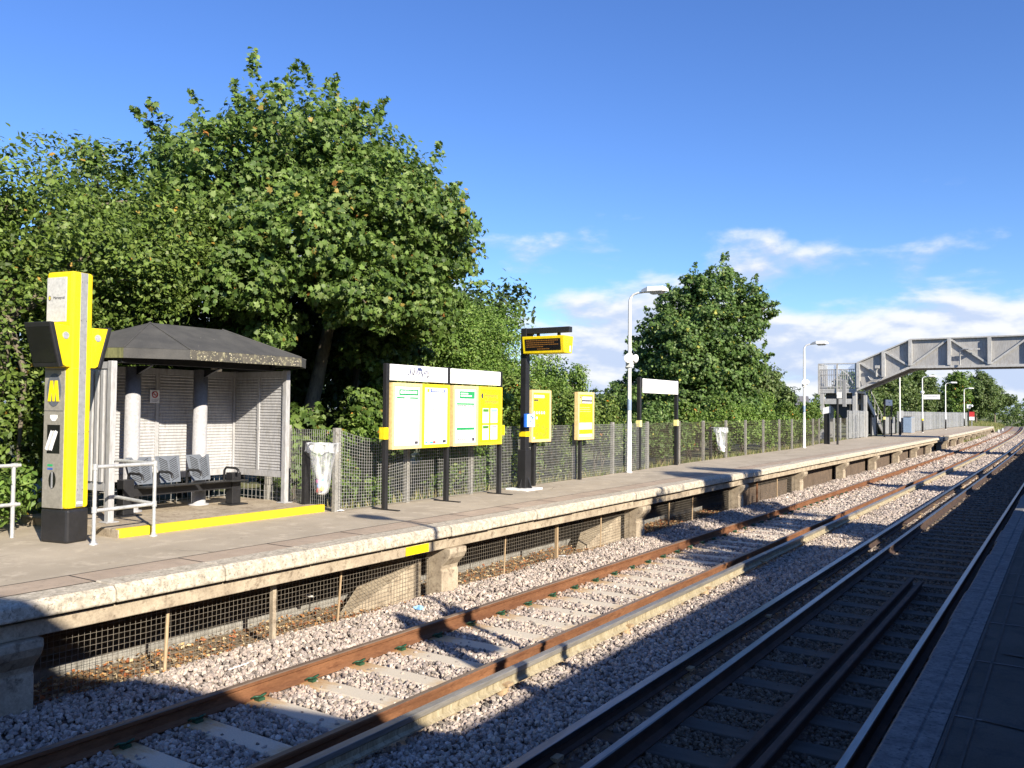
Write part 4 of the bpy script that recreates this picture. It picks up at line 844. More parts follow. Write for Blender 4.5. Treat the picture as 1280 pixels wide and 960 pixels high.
def make_bench():
    o = (-10.85, 7.75, .105)
    root = empty('bench', o, 0, 'black platform bench with three perforated metal seats inside the shelter', 'bench')
    for y in (6.86, 8.66):
        m = OM(o); m.box(-10.92, -10.76, y - .08, y + .08, .125, .60); m.box(-11.0, -10.68, y - .16, y + .16, .106, .125); m.build('pedestal', 'black_paint', root, bevel=.006)
    m = OM(o); m.box(-10.90, -10.78, 6.78, 8.74, .36, .47); m.build('beam', 'black_paint', root, bevel=.005)
    def seat(y):
        m = OM(o); pr = [(-10.60, .500), (-10.58, .490), (-10.60, .478), (-11.02, .455), (-11.02, .475)]; m.prism(pr, y - .22, y + .22); m.build('seat', 'black_seat', root)
        b = OM(o); z0, z1 = .50, .885; x0, x1 = -11.0, -11.11; w0, w1 = .165, .205
        b.add([(x0, y - w0, z0), (x0, y + w0, z0), (x1, y + w1, z1), (x1, y - w1, z1), (x0 - .012, y - w0, z0), (x0 - .012, y + w0, z0), (x1 - .012, y + w1, z1), (x1 - .012, y - w1, z1)], [(0, 1, 2, 3), (5, 4, 7, 6), (0, 4, 5, 1), (2, 6, 7, 3), (0, 3, 7, 4), (1, 5, 6, 2)])
        bb = b.build('backrest', 'seat_metal', root, bevel=.004)
        h = OM(o)      # herring-bone slots
        for k in range(13):
            t = .05 + k * .072
            for sg in (-1, 1):
                ya, yb = y + sg * .015, y + sg * (.015 + .13); ta, tb = t, t + .16
                if tb > .97: continue
                xa, xb = x0 + (x1 - x0) * ta + .0025, x0 + (x1 - x0) * tb + .0025; za, zb = z0 + (z1 - z0) * ta, z0 + (z1 - z0) * tb
                h.add([(xa, ya, za), (xb, yb, zb), (xb, yb, zb + .011), (xa, ya, za + .011)], [(0, 1, 2, 3)])
        h.build('perforation', 'black_seat', bb)
    for y in (7.22, 7.68, 8.20): seat(y)
    m = OM(o); m.prism([(-10.60, .50), (-10.60, .478), (-11.0, .458), (-11.0, .478)], 8.43, 8.74); m.build('side_table', 'black_seat', root)
    for y in (6.99, 7.45, 7.93, 8.60):
        m = OM(o); m.tube([(-10.99, y, .47), (-10.98, y, .63), (-10.94, y, .675), (-10.72, y, .675), (-10.66, y, .65), (-10.645, y, .60)], .019, 8); m.build('armrest', 'black_paint', root)
make_bench()

# ------------------------------------------------------------------ fences
def grid_wire(mb, P0, P1, z0, z1, step, t=.0028, sag=0):
    """welded wire panel between two ground points"""
    P0 = Vector(P0); P1 = Vector(P1); d = P1 - P0; ln = d.length; u = d / ln; n = max(1, round(ln / step)); w = Vector((-u.y, u.x, 0)) * t
    def zt(k): return z1 - sag * math.sin(math.pi * k / n)
    def bar(a, b):
        ax = (b - a).normalized(); e = Vector((0, 0, t)) if abs(ax.z) < .5 else u * t
        v = [a - w - e, a + w - e, a + w + e, a - w + e, b - w - e, b + w - e, b + w + e, b - w + e]; mb.add(v, [(0, 1, 5, 4), (1, 2, 6, 5), (2, 3, 7, 6), (3, 0, 4, 7)])
    j = lambda: Vector((0, 0, 0))
    for k in range(n + 1):
        p = P0 + u * (ln * k / n); bar(p + Vector((0, 0, z0)), p + Vector((0, 0, zt(k))))
    m = max(1, round((z1 - z0) / step))
    for i in range(m + 1):
        z = z0 + (z1 - z0) * i / m; q = 6 if sag else 1
        for s_ in range(q):
            a = s_ / q; b = (s_ + 1) / q; f = lambda t_: z0 + (z - z0) * (1 - (sag / (z1 - z0)) * math.sin(math.pi * t_))
            bar(P0 + u * (ln * a) + Vector((0, 0, f(a))) + w * 1.5, P0 + u * (ln * b) + Vector((0, 0, f(b))) + w * 1.5)
FPOSTS = [(-11.45, 9.95, 1.50), (-10.85, 9.83, 1.32), (-9.47, 9.58, 1.30), (-9.46, 11.25, 1.22), (-9.45, 13.1, 1.30), (-9.55, 15.45, 1.30), (-9.62, 17.45, 1.30), (-9.68, 19.55, 1.31), (-9.80, 21.95, 1.31), (-9.90, 24.5, 1.31), (-9.95, 26.7, 1.30), (-9.98, 29.0, 1.30), (-10.0, 31.2, 1.30), (-10.03, 33.5, 1.30), (-10.08, 35.9, 1.30), (-10.15, 38.1, 1.30), (-10.2, 40.4, 1.3), (-10.35, 42.6, 1.3), (-10.6, 44.9, 1.3), (-10.75, 47.2, 1.3), (-10.9, 49.5, 1.3), (-11.05, 51.8, 1.3), (-11.15, 54.0, 1.3)]
def make_fence():
    o = (FPOSTS[2][0], FPOSTS[2][1], 0)
    root = empty('wire_fence', o, 0, 'welded grey wire fence on concrete posts along the back of the platform', 'fence')
    for i, (x, y, h) in enumerate(FPOSTS):
        m = OM(o); w = .06 if i in (0, 2) else (.045 if i < 10 else .038); m.box(x - .04 - .08, x + .04 - .08, y - w, y + w, -.2, h); m.build('post', 'concrete_grey' if i < 20 else 'galvanised', root, bevel=.008)
    for i in range(len(FPOSTS) - 1):
        a, b = FPOSTS[i], FPOSTS[i + 1]; m = OM(o)
        st = .055 if a[1] < 26 else .09
        grid_wire(m, (a[0] - .02, a[1], 0), (b[0] - .02, b[1], 0), .03, 1.26 if i != 2 else 1.27, st, .0021 if a[1] < 20 else .0014, .16 if i == 2 else 0)
        m.build('wire_panel', 'wire' if a[1] < 21 else 'wire_brown', root, fix=False)
make_fence()

def make_screen():
    o = (-7.5, 4.0, -1.05)
    root = empty('wire_screen', o, 0, 'rusty wire screen on thin stakes closing the gap under the platform', 'screen')
    bays = [(-2.4, 3.45), (3.87, 9.4), (9.83, 15.8), (16.2, 22.15), (22.55, 28.3)]
    for (a, b) in bays:
        m = OM(o); k = 5
        pts = [a + (b - a) * t / k for t in range(k + 1)]; xs = [-7.5 + random.uniform(-.03, .03) for _ in pts]
        for j in range(k): grid_wire(m, (xs[j], pts[j], 0), (xs[j + 1], pts[j + 1], 0), -1.06, -.30, .055, .0014)
        m.build('wire_panel', 'wire_brown', root, fix=False)
    for (y, r, mt, lean) in ((5.19, .018, 'wood_post', .03), (6.55, .035, 'concrete', 0), (7.55, .014, 'wood_post', .07), (11.2, .013, 'wood_post', .05), (12.85, .033, 'wood_post', 0), (14.5, .014, 'wood_post', .03), (17.8, .018, 'wood_post', .03), (19.2, .014, 'wood_post', .05), (24.2, .03, 'rust', 0), (26.2, .016, 'wood_post', .02)):
        m = OM(o); m.tube([(-7.48, y, -1.12), (-7.48, y + lean, -.33)], r, 6 if r < .02 else 4, smooth=False); m.build('stake', mt, root)
make_screen()

def make_palisade():
    o = (-11.2, 54.2, 0)
    root = empty('palisade_fence', o, 0, 'tall grey steel palisade fence beyond the footbridge', 'fence')
    pts = [(-11.15, 54.2), (-11.2, 60.5), None, (-11.3, 73.0), (-11.3, 90), (-11.25, 108), (-11.15, 126)]
    for a, b in zip(pts[:-1], pts[1:]):
        if not a or not b: continue
        A, B = Vector((*a, 0)), Vector((*b, 0)); ln = (B - A).length; u = (B - A) / ln; n = int(ln / .155); npan = max(1, round(ln / 3))
        for p in range(npan):
            m = OM(o)
            for k in range(p * n // npan, (p + 1) * n // npan):
                c = A + u * (ln * k / n); e = random.uniform(-.02, .02); m.prism([(c.y - .04, .05), (c.y + .04, .05), (c.y + .04, 1.66), (c.y, 1.74 + e), (c.y - .04, 1.66)], c.x + e - .01, c.x + e + .01, 'x')
            q0 = A + u * (ln * p / npan); q1 = A + u * (ln * (p + 1) / npan)
            for z in (.35, 1.45): m.box(min(q0.x, q1.x) - .06, min(q0.x, q1.x) - .02, q0.y, q1.y, z, z + .05)
            m.build('panel', 'palisade_metal', root)
            m = OM(o); m.box(q0.x - .10, q0.x - .03, q0.y - .04, q0.y + .04, 0, 1.75); m.build('post', 'palisade_metal', root)
    m = OM(o)
    grid = [(y, -11.22) for y in (61.5, 63.3, 66.2, 68.4, 71.0)]
    for (y, x) in grid:
        m = OM(o); m.box(x - .05, x + .05, y - .06, y + .06, 0, 1.45); m.build('gate_post', 'black_paint', root)
    for (ya, yb) in ((61.6, 63.2), (66.3, 68.3), (68.6, 70.8)):
        m = OM(o); k = int((yb - ya) / .2)
        for i in range(k): y = ya + (i + .5) * (yb - ya) / k; m.box(-11.235, -11.21, y - .05, y + .05, .08, 1.3)
        m.box(-11.25, -11.236, ya, yb, .25, .31); m.box(-11.25, -11.236, ya, yb, 1.05, 1.11); m.build('gate', 'palisade_metal', root)
make_palisade()

# ------------------------------------------------------------------ boards and signs
def strips(m, x, rows):
    """little bars: (y0,y1,z0,z1)"""
    for (a, b, c, d) in rows: m.box(x, x + .0015, a, b, c, d)
    return m
def textlines(x, y0, y1, z0, z1, n, rag=.3, th=.5):
    rows = []
    for i in range(n):
        z = z1 - (z1 - z0) * (i + .5) / n; h = (z1 - z0) / n * th / 2; y = y0; ye = y1 - random.random() * rag * (y1 - y0)
        while y < ye:
            w = random.uniform(.04, .14) * (y1 - y0) * 1.1; rows.append((y, min(y + w, ye), z - h, z + h)); y += w + .025 * (y1 - y0)
    return rows
def make_notice_board():
    o = (-9.1, 11.8, 0); X = -9.1
    root = empty('notice_board', o, 0, 'wide station notice board on three black posts with four poster cases', 'notice board')
    for y in (10.21, 11.80, 13.44):
        m = OM(o); m.box(X - .05, X + .03, y - .035, y + .035, 0, 2.335); m.box(X - .26, X + .30, y - .03, y + .03, 0, .016); m.build('post', 'black_paint', root, bevel=.006)
    for y, in ((10.165,), (13.49,)):
        m = OM(o); m.box(X - .06, X + .05, y - .05, y + .05, 1.12, 1.31); m.build('yellow_band', 'yellow_paint', root, bevel=.005)
    for i, (a, b) in enumerate(((10.255, 11.755), (11.845, 13.40))):
        m = OM(o); m.box(X - .015, X + .035, a, b, 2.065, 2.325); h = m.build('header', 'white_sign', root, bevel=.006)
        if i == 0:
            g = OM(o); random.seed(31)
            for k in range(13):
                y = 10.70 + k * .045 + random.uniform(-.01, .01); z = 2.20 - k * .002; p = [(X + .038, y + random.uniform(-.025, .035), z + random.uniform(-.06, .10)) for _ in range(4)]; g.tube(p, .006, 5)
            for k in range(5): y = 10.93 + k * .02; g.tube([(X + .039, y, 2.29), (X + .039, y + .03, 2.25)], .011, 5)
            g.build('graffiti', 'graffiti', h)
            strips(OM(o), X + .036, textlines(X, 11.45, 11.70, 2.085, 2.10, 1)).build('faint_lettering', 'grey_text', h)
        else:
            strips(OM(o), X + .036, textlines(X, 12.30, 13.02, 2.215, 2.245, 1, 0)).build('faint_lettering', 'grey_text', h)
            strips(OM(o), X + .036, textlines(X, 13.1, 13.36, 2.085, 2.10, 1)).build('small_lettering', 'grey_text', h)
    F = X + .07
    def case(a, b, fm, paper, nm):
        m = OM(o); m.box(X - .03, F - .01, a, b, .955, 2.03); t = .055
        m.box(F - .01, F + .012, a, a + t, .955, 2.03); m.box(F - .01, F + .012, b - t, b, .955, 2.03); m.box(F - .01, F + .012, a + t, b - t, .955, 1.01); m.box(F - .01, F + .012, a + t, b - t, 1.975, 2.03)
        c = m.build(nm, fm, root, bevel=.004); p = OM(o); p.box(F - .008, F - .003, a + t + .003, b - t - .003, 1.013, 1.972); return c, p.build('poster', paper, c)
    P = F - .0028
    a, b = 10.27, 11.01; c, p = case(a, b, 'pale_frame', 'white_sign', 'poster_case')
    for r_ in ((a + .17, b - .09, 1.83, 1.925), (a + .11, b - .09, 1.775, 1.80)): strips(OM(o), P, [r_]).build('green_heading', 'green_sign', c)
    strips(OM(o), P + .002, textlines(0, a + .20, b - .12, 1.86, 1.90, 1, 0, 1.2) + [(a + .30, b - .3, 1.783, 1.793)]).build('heading_line', 'white_sign', c)
    strips(OM(o), P, [(a + .11, a + .27, 1.50, 1.506)] + textlines(0, a + .11, b - .12, 1.05, 1.07, 1)).build('text_line', 'grey_text', c)
    strips(OM(o), P, textlines(0, a + .11, b - .12, 1.10, 1.75, 26, .5, .35)).build('faint_text', 'pale_text', c)
    strips(OM(o), P, [(b - .17, b - .085, 1.03, 1.075)]).build('small_print', 'dark_text', c)
    a, b = 11.025, 11.765; c, p = case(a, b, 'yellow_frame', 'white_sign', 'poster_case')
    strips(OM(o), P, [(a + .22, b - .12, 1.895, 1.95)]).build('blue_heading', 'blue_dark', c); strips(OM(o), P + .002, textlines(0, a + .25, b - .15, 1.915, 1.935, 1, 0, 1.4)).build('heading_line', 'white_sign', c)
    strips(OM(o), P, [(a + .13, a + .19, 1.895, 1.95)]).build('yellow_mark', 'yellow_paint', c)
    m = OM(o)
    for pts in ([(.3, 1.4), (.3, 1.6), (.36, 1.72), (.45, 1.8)], [(.36, 1.45), (.36, 1.58), (.5, 1.58), (.6, 1.62)], [(.2, 1.5), (.2, 1.6), (.36, 1.6)], [(.36, 1.52), (.5, 1.5), (.6, 1.5)], [(.3, 1.4), (.42, 1.36)], [(.36, 1.72), (.36, 1.6)]): m.tube([(P, a + y * 1.0, z) for y, z in pts], .006, 5)
    m.build('route_line', 'map_yellow', c)
    strips(OM(o), P, textlines(0, a + .14, b - .1, 1.09, 1.21, 3, .1, .25)).build('text_line', 'grey_text', c)
    strips(OM(o), P, [(a + .09, a + .15, 1.03, 1.055), (a + .22, a + .30, 1.03, 1.06)]).build('teal_mark', 'teal', c); strips(OM(o), P, [(a + .30, a + .37, 1.03, 1.065)]).build('red_mark', 'red_sign', c); strips(OM(o), P, [(b - .18, b - .085, 1.03, 1.08)]).build('small_print', 'dark_text', c)
    a, b = 11.875, 12.62; c, p = case(a, b, 'pale_frame', 'white_sign', 'poster_case')
    for r_ in ((a + .19, b - .1, 1.80, 1.93), (a + .11, b - .1, 1.69, 1.72), (a + .11, b - .1, 1.24, 1.285)): strips(OM(o), P, [r_]).build('green_heading', 'green_pale', c)
    strips(OM(o), P + .002, textlines(0, a + .22, b - .12, 1.83, 1.91, 2, .5, .6)).build('heading_line', 'white_sign', c)
    strips(OM(o), P, textlines(0, a + .12, b - .1, 1.655, 1.685, 1, 0, .7) + textlines(0, a + .12, b - .22, 1.06, 1.09, 1)).build('text_line', 'dark_text', c); strips(OM(o), P, textlines(0, a + .12, b - .1, 1.32, 1.63, 12, .5, .35)).build('faint_text', 'pale_text', c); strips(OM(o), P, [(b - .17, b - .1, 1.04, 1.10)]).build('small_print', 'dark_text', c)
    a, b = 12.635, 13.40; c, p = case(a, b, 'yellow_frame', 'yellow_paint', 'poster_case')
    text('Engineering', .112, 'dark_text', c, (P - o[0], 13.055 - o[1], 1.865), (R(90), 0, R(90)), 'lettering', sx=.82); text('Information', .112, 'dark_text', c, (P - o[0], 13.065 - o[1], 1.755), (R(90), 0, R(90)), 'lettering', sx=.82)
    disc(OM(o), (P, a + .125, 1.86), .035, 'x', 18, .002, .05).build('round_mark', 'dark_text', c)
    for (ya, yb, za, zb, tabm) in ((a + .14, a + .34, 1.36, 1.63, 'green_tab'), (a + .40, a + .62, 1.36, 1.63, 'blue_pale'), (a + .14, a + .34, 1.05, 1.32, 'green_tab'), (a + .40, a + .62, 1.05, 1.32, 'white_sign')):
        q = strips(OM(o), P, [(ya, yb, za, zb)]).build('leaflet', 'white_sign', c); strips(OM(o), P + .002, [(ya + .01, yb - .01, zb - .065, zb - .012)]).build('leaflet_tab', tabm, q)
        if tabm == 'white_sign': strips(OM(o), P + .004, [(ya + .02, yb - .03, zb - .04, zb - .025)]).build('leaflet_line', 'dark_text', q)
make_notice_board()

def make_poster_stand(y0, y1, yp, kind):
    X = -9.44; o = (X, yp, 0)
    lab = {'a': 'yellow poster case with a row of dots and orange picture, right of the display post', 'b': 'slim yellow poster case with a black boxed heading and white blocks'}[kind]
    root = empty('poster_stand', o, 0, lab, 'poster stand', 'yellow poster stands')
    m = OM(o); m.box(X - .10, X - .03, yp - .035, yp + .045, 0, 1.2); m.build('post', 'black_paint', root, bevel=.005)
    t = .06; z0, z1 = .93, 2.03; F = X + .06
    m = OM(o); m.box(X - .03, F - .01, y0, y1, z0, z1); m.box(F - .01, F + .012, y0, y0 + t, z0, z1); m.box(F - .01, F + .012, y1 - t, y1, z0, z1); m.box(F - .01, F + .012, y0 + t, y1 - t, z0, z0 + t); m.box(F - .01, F + .012, y0 + t, y1 - t, z1 - t, z1)
    c = m.build('poster_case', 'pale_frame', root, bevel=.004); m = OM(o); m.box(F - .008, F - .003, y0 + t + .003, y1 - t - .003, z0 + t + .003, z1 - t - .003); p = m.build('poster', 'yellow_paint', root)
    P = F - .0028
    if kind == 'a':
        strips(OM(o), P, [(y0 + .10, y0 + .52, 1.865, 1.925)]).build('white_heading', 'white_sign', p); strips(OM(o), P, textlines(0, y0 + .10, y0 + .28, 1.79, 1.835, 1, 0, 1)).build('dark_heading', 'dark_text', p)
        m = OM(o)
        for r_, n in ((1.55, 5), (1.44, 2)):
            for k in range(n): disc(m, (P, y0 + .12 + k * .10, r_), .032, 'x', 12, .0015)
        m.build('round_mark', 'white_sign', p)
        m = OM(o)
        for k in range(5):
            disc(m, (P + .002, y0 + .13 + k * .10, 1.555), .014, 'x', 8, .001)
        m.build('dot', 'dark_text', p)
        m = OM(o); rg = random.Random(5)
        for k in range(16): disc(m, (P + k * .0002, rg.uniform(y0 + .13, y1 - .13), rg.uniform(1.04, 1.30)), rg.uniform(.02, .07), 'x', 9, .0015, rg.uniform(.03, .05))
        m.build('picture', 'orange', p); strips(OM(o), P + .005, [(y0 + .085, y0 + .14, 1.0, 1.04)]).build('white_mark', 'white_sign', p)
    else:
        m = strips(OM(o), P, [(y0 + .19, y1 - .085, 1.76, 1.94)]).build('black_box', 'dark_text', p); strips(OM(o), P + .002, [(y0 + .21, y1 - .10, 1.85, 1.925), (y0 + .21, y1 - .10, 1.775, 1.81)]).build('white_heading', 'white_sign', p)
        strips(OM(o), P, [(y0 + .09, y0 + .17, 1.76, 1.94)]).build('red_mark', 'pale_frame', p); strips(OM(o), P + .002, [(y0 + .11, y0 + .15, 1.89, 1.93)]).build('red_stroke', 'red_sign', p)
        strips(OM(o), P, textlines(0, y0 + .1, y1 - .12, 1.56, 1.70, 3, .3, .25)).build('text_line', 'map_yellow', p)
        strips(OM(o), P, [(y0 + .085, y1 - .085, 1.17, 1.32), (y0 + .085, y1 - .075, 1.0, 1.06)]).build('white_block', 'white_sign', p); strips(OM(o), P, [(y0 + .09, y0 + .3, 1.325, 1.335), (y0 + .38, y1 - .11, 1.325, 1.335)]).build('dark_line', 'dark_text', p)
make_poster_stand(15.03, 15.82, 15.33, 'a'); make_poster_stand(17.03, 17.81, 17.36, 'b')

def make_display(loc, label, blue):
    root = empty('display_post', loc, 0, label, 'display post', 'train display posts')
    m = MB(); m.box(-.065, .065, -.075, .075, .30, 3.26); m.build('post', 'black_paint', root, bevel=.008)
    m = MB(); m.box(-.095, .095, -.11, .11, .02, .80); m.prism([(-.2, .02), (.2, .02), (.09, .26), (-.09, .26)], -.012, .012); m.prism([(-.2, .02), (.2, .02), (.09, .26), (-.09, .26)], -.012, .012, 'x'); m.build('sleeve', 'black_paint', root, bevel=.006)
    m = MB(); m.box(-.26, .26, -.30, .30, -.02, .035); m.build('footing', 'white_paint', root, bevel=.012)
    m = MB(); m.box(.066, 1.05, -.065, .065, 3.145, 3.255); m.prism([(.066, 2.98), (.20, 3.144), (.066, 3.144)], -.03, .03); m.build('arm', 'black_paint', root, bevel=.006)
    m = MB(); m.box(.28, .33, -.025, .025, 3.05, 3.144); m.box(.76, .81, -.025, .025, 3.05, 3.144); m.build('hanger', 'black_paint', root)
    m = MB(); x0, x1 = .04, 1.0
    m.prism([(-.20, 3.075), (.20, 3.075), (.15, 2.735), (-.15, 2.735)], x0, x1, 'x'); m.build('display_box', 'yellow_paint', root, bevel=.012)
    for sg in (-1, 1):
        q = MB(); ya = lambda z: sg * (.15 + (z - 2.735) / .34 * .05 + .005)
        v = [(x0 + .065, ya(2.79), 2.79), (x1 - .075, ya(2.79), 2.79), (x1 - .075, ya(3.02), 3.02), (x0 + .065, ya(3.02), 3.02)]; q.add(v + [(a, b - sg * .02, c) for a, b, c in v], [(0, 1, 2, 3), (4, 7, 6, 5), (0, 4, 5, 1), (1, 5, 6, 2), (2, 6, 7, 3), (3, 7, 4, 0)]); s_ = q.build('screen', 'dark_screen', root)
        for z, a, b in ((2.985, .02, .94), (2.945, .02, .85), (2.905, .02, .94), (2.865, .02, .5), (2.82, .33, .68)):
            q = MB(); xx = x0 + .08 + a * .8; xe = x0 + .08 + b * .8
            while xx < xe - .01:
                w = random.uniform(.012, .05); q.box(xx, min(xe, xx + w), min(ya(z), ya(z) + sg * .002), max(ya(z), ya(z) + sg * .002), z - .008, z + .008); xx += w + .01
            q.build('led_row', 'led_amber', s_)
    m = MB(); m.box(x1 - .003, x1 + .003, .05, .10, 2.76, 2.88); m.build('white_label', 'white_sign', root)
    m = MB(); m.box(-.075, .075, -.085, .085, 1.07, 1.17); m.build('yellow_band', 'yellow_paint', root)
    if blue:
        m = MB(); m.box(.10, .16, -.20, .14, 1.26, 1.53); m.box(.066, .10, -.05, .05, 1.33, 1.45); b = m.build('blue_sign', 'blue_sign', root, bevel=.01)
        m = MB(); m.box(.160, .163, -.16, .125, 1.275, 1.515); m.build('white_face', 'white_sign', b)
        m = MB(); c = (.166, -.02, 1.42); m.tube([(c[0], c[1] + .055 * math.cos(R(t)), c[2] + .06 * math.sin(R(t))) for t in range(20, 250, 20)], .011, 6); m.tube([(c[0], -.02, 1.385), (c[0], -.02, 1.41), (c[0], .03, 1.42), (c[0], .06, 1.46)], .009, 6); m.tube([(c[0], -.06, 1.315), (c[0], .04, 1.33), (c[0], .09, 1.40), (c[0], .09, 1.46)], .009, 6); m.build('blue_symbol', 'blue_sign', b)
    return root
make_display((-9.22, 14.52, 0), 'black post carrying a yellow train display box with amber rows', True)
make_display((.62, 4.72, 0), 'black display post with yellow box on the shaded near platform outside the picture', False)

def make_name_sign(loc, w, label, post_dx=0, group='station name boards'):
    root = empty('name_board', loc, 0, label, 'name board', group)
    for sg in (-1, 1):
        m = MB(); m.box(-.05, .05, sg * w / 2 - .055, sg * w / 2 + .055, 0, 2.53); m.build('post', 'black_paint', root, bevel=.008)
        m = MB(); m.box(-.058, .058, sg * w / 2 - .063, sg * w / 2 + .063, 1.17, 1.35); m.build('yellow_band', 'map_yellow', root)
    m = MB(); m.box(.052, .09, -w / 2 + .07, w / 2 - .07, 2.10, 2.495); s_ = m.build('sign_panel', 'white_sign', root, bevel=.012)
    strips(MB(), .0905, textlines(0, -.32, .30, 2.28, 2.36, 1, 0, .8)).build('faint_lettering', 'pale_text', s_); strips(MB(), .0905, textlines(0, w / 2 - .7, w / 2 - .2, 2.135, 2.16, 1)).build('small_lettering', 'pale_text', s_)
    return root
make_name_sign((-9.82, 22.6, 0), 2.62, 'white station name board on two black posts before the dark maple')
make_name_sign((-10.25, 62.0, 0), 2.6, 'small far white name board just beyond the footbridge')

# ------------------------------------------------------------------ lamp posts
def make_lamp(horn=True):
    root = empty('lamp_post', (0, 0, 0), 0, 'lamp', 'lamp post', 'white platform lamp posts')
    m = MB(); m.lathe([(.0, 0), (.085, 0), (.085, .03), (.062, .05), (.060, 1.3), (.052, 1.35), (.042, 4.42)], 14); m.tube([(0, 0, 4.40), (.0, 0, 4.47), (.03, 0, 4.56), (.10, 0, 4.63), (.22, 0, 4.665), (.42, 0, 4.68)], [.042, .04, .035, .032, .03, .028], 10); m.build('pole', 'white_paint', root)
    m = MB()
    m.add([(.34, -.06, 4.66), (.34, .06, 4.66), (1.04, .09, 4.655), (1.04, -.09, 4.655), (.34, -.05, 4.74), (.34, .05, 4.74), (.55, .13, 4.80), (.95, .12, 4.79), (1.05, .07, 4.72), (1.05, -.07, 4.72), (.95, -.12, 4.79), (.55, -.13, 4.80), (.55, -.15, 4.665), (.55, .15, 4.665), (.95, .13, 4.66), (.95, -.13, 4.66)],
          [(4, 5, 6, 11), (11, 6, 7, 10), (10, 7, 8, 9), (0, 12, 13, 1), (12, 15, 14, 13), (15, 3, 2, 14), (0, 4, 11, 12), (12, 11, 10, 15), (15, 10, 9, 3), (1, 13, 6, 5), (13, 14, 7, 6), (14, 2, 8, 7), (0, 1, 5, 4), (3, 9, 8, 2)]); hd = m.build('lantern', 'white_paint', root, bevel=.012)
    m = MB(); m.add([(.56, -.12, 4.66), (.94, -.10, 4.655), (.94, .10, 4.655), (.56, .12, 4.66), (.62, -.07, 4.60), (.90, -.06, 4.60), (.90, .06, 4.60), (.62, .07, 4.60)], [(0, 1, 5, 4), (1, 2, 6, 5), (2, 3, 7, 6), (3, 0, 4, 7), (4, 5, 6, 7)]); m.build('lens', 'lamp_glass', hd)
    if horn:
        h = MB(); 
        def cone(d, n=14):
            d = Vector(d).normalized(); c = Vector((0, 0, 2.99)); h.tube([c + d * .05, c + d * .10, c + d * .15, c + d * .20], [.05, .065, .10, .125], n)
        cone((.35, -.9, -.12)); cone((.35, .9, -.12)); h.box(-.075, .075, -.07, .07, 2.74, 2.88); h.lathe([(.0, 3.11), (.07, 3.10), (.085, 3.0), (.085, 2.9), (.0, 2.9)], 12); h.build('loudspeaker', 'white_paint', root)
    return root
L0 = make_lamp()
L0.location = (-9.55, 20.1, 0); L0['label'] = 'nearest white lamp post with loudspeakers, before the dark maple'
m = MB(); m.lathe([(.058, 1.62), (.060, 1.63), (.060, 1.90), (.058, 1.91)], 14); m.build('blue_band', 'band_blue', L0)
lq = place(L0, (-9.98, 39.2, 0), 0, 'white lamp post halfway along, left of the footbridge landing')
fl = make_lamp(False)
m = MB(); m.lathe([(.0, 0), (.075, 0), (.075, 1.0), (.062, 1.02)], 12); m.build('black_sleeve', 'black_paint', fl)
fl.location = (-10.15, 66.2, 0); fl['label'] = 'far lamp post whose head is hidden by the sloping bridge span'
q = place(fl, (-10.25, 78.2, 0), 0, 'far lamp post that carries a white sign plate under the bridge')
m = MB(); m.box(.08, 1.32, -.02, .02, 2.78, 3.16); s_ = m.build('sign_plate', 'white_sign', q, bevel=.006)
m = MB()
for (a, b, c, d) in textlines(0, .3, 1.1, 2.94, 3.04, 1, 0, .8): m.box(a, b, -.0225, -.021, c, d)
m.build('faint_lettering', 'pale_text', s_)
m = MB(); m.lathe([(.0, 3.5), (.13, 3.46), (.16, 3.35), (.10, 3.22), (.0, 3.2)], 12); m.build('loudspeaker', 'white_paint', q)
m = MB(); m.lathe([(.078, 1.0), (.080, 1.01), (.080, 1.16), (.078, 1.17)], 12); m.build('yellow_band', 'yellow_paint', q)
place(fl, (-10.4, 95.5, 0), 0, 'third far lamp post, its head just below the level bridge span')
place(fl, (-10.75, 117.5, 0), 0, 'farthest lamp post at the end of the palisade fence')
nl = place(L0, (.62, 5.55, 0), 0, 'white lamp post on the shaded near platform outside the picture'); nl.rotation_euler = (0, 0, R(180))

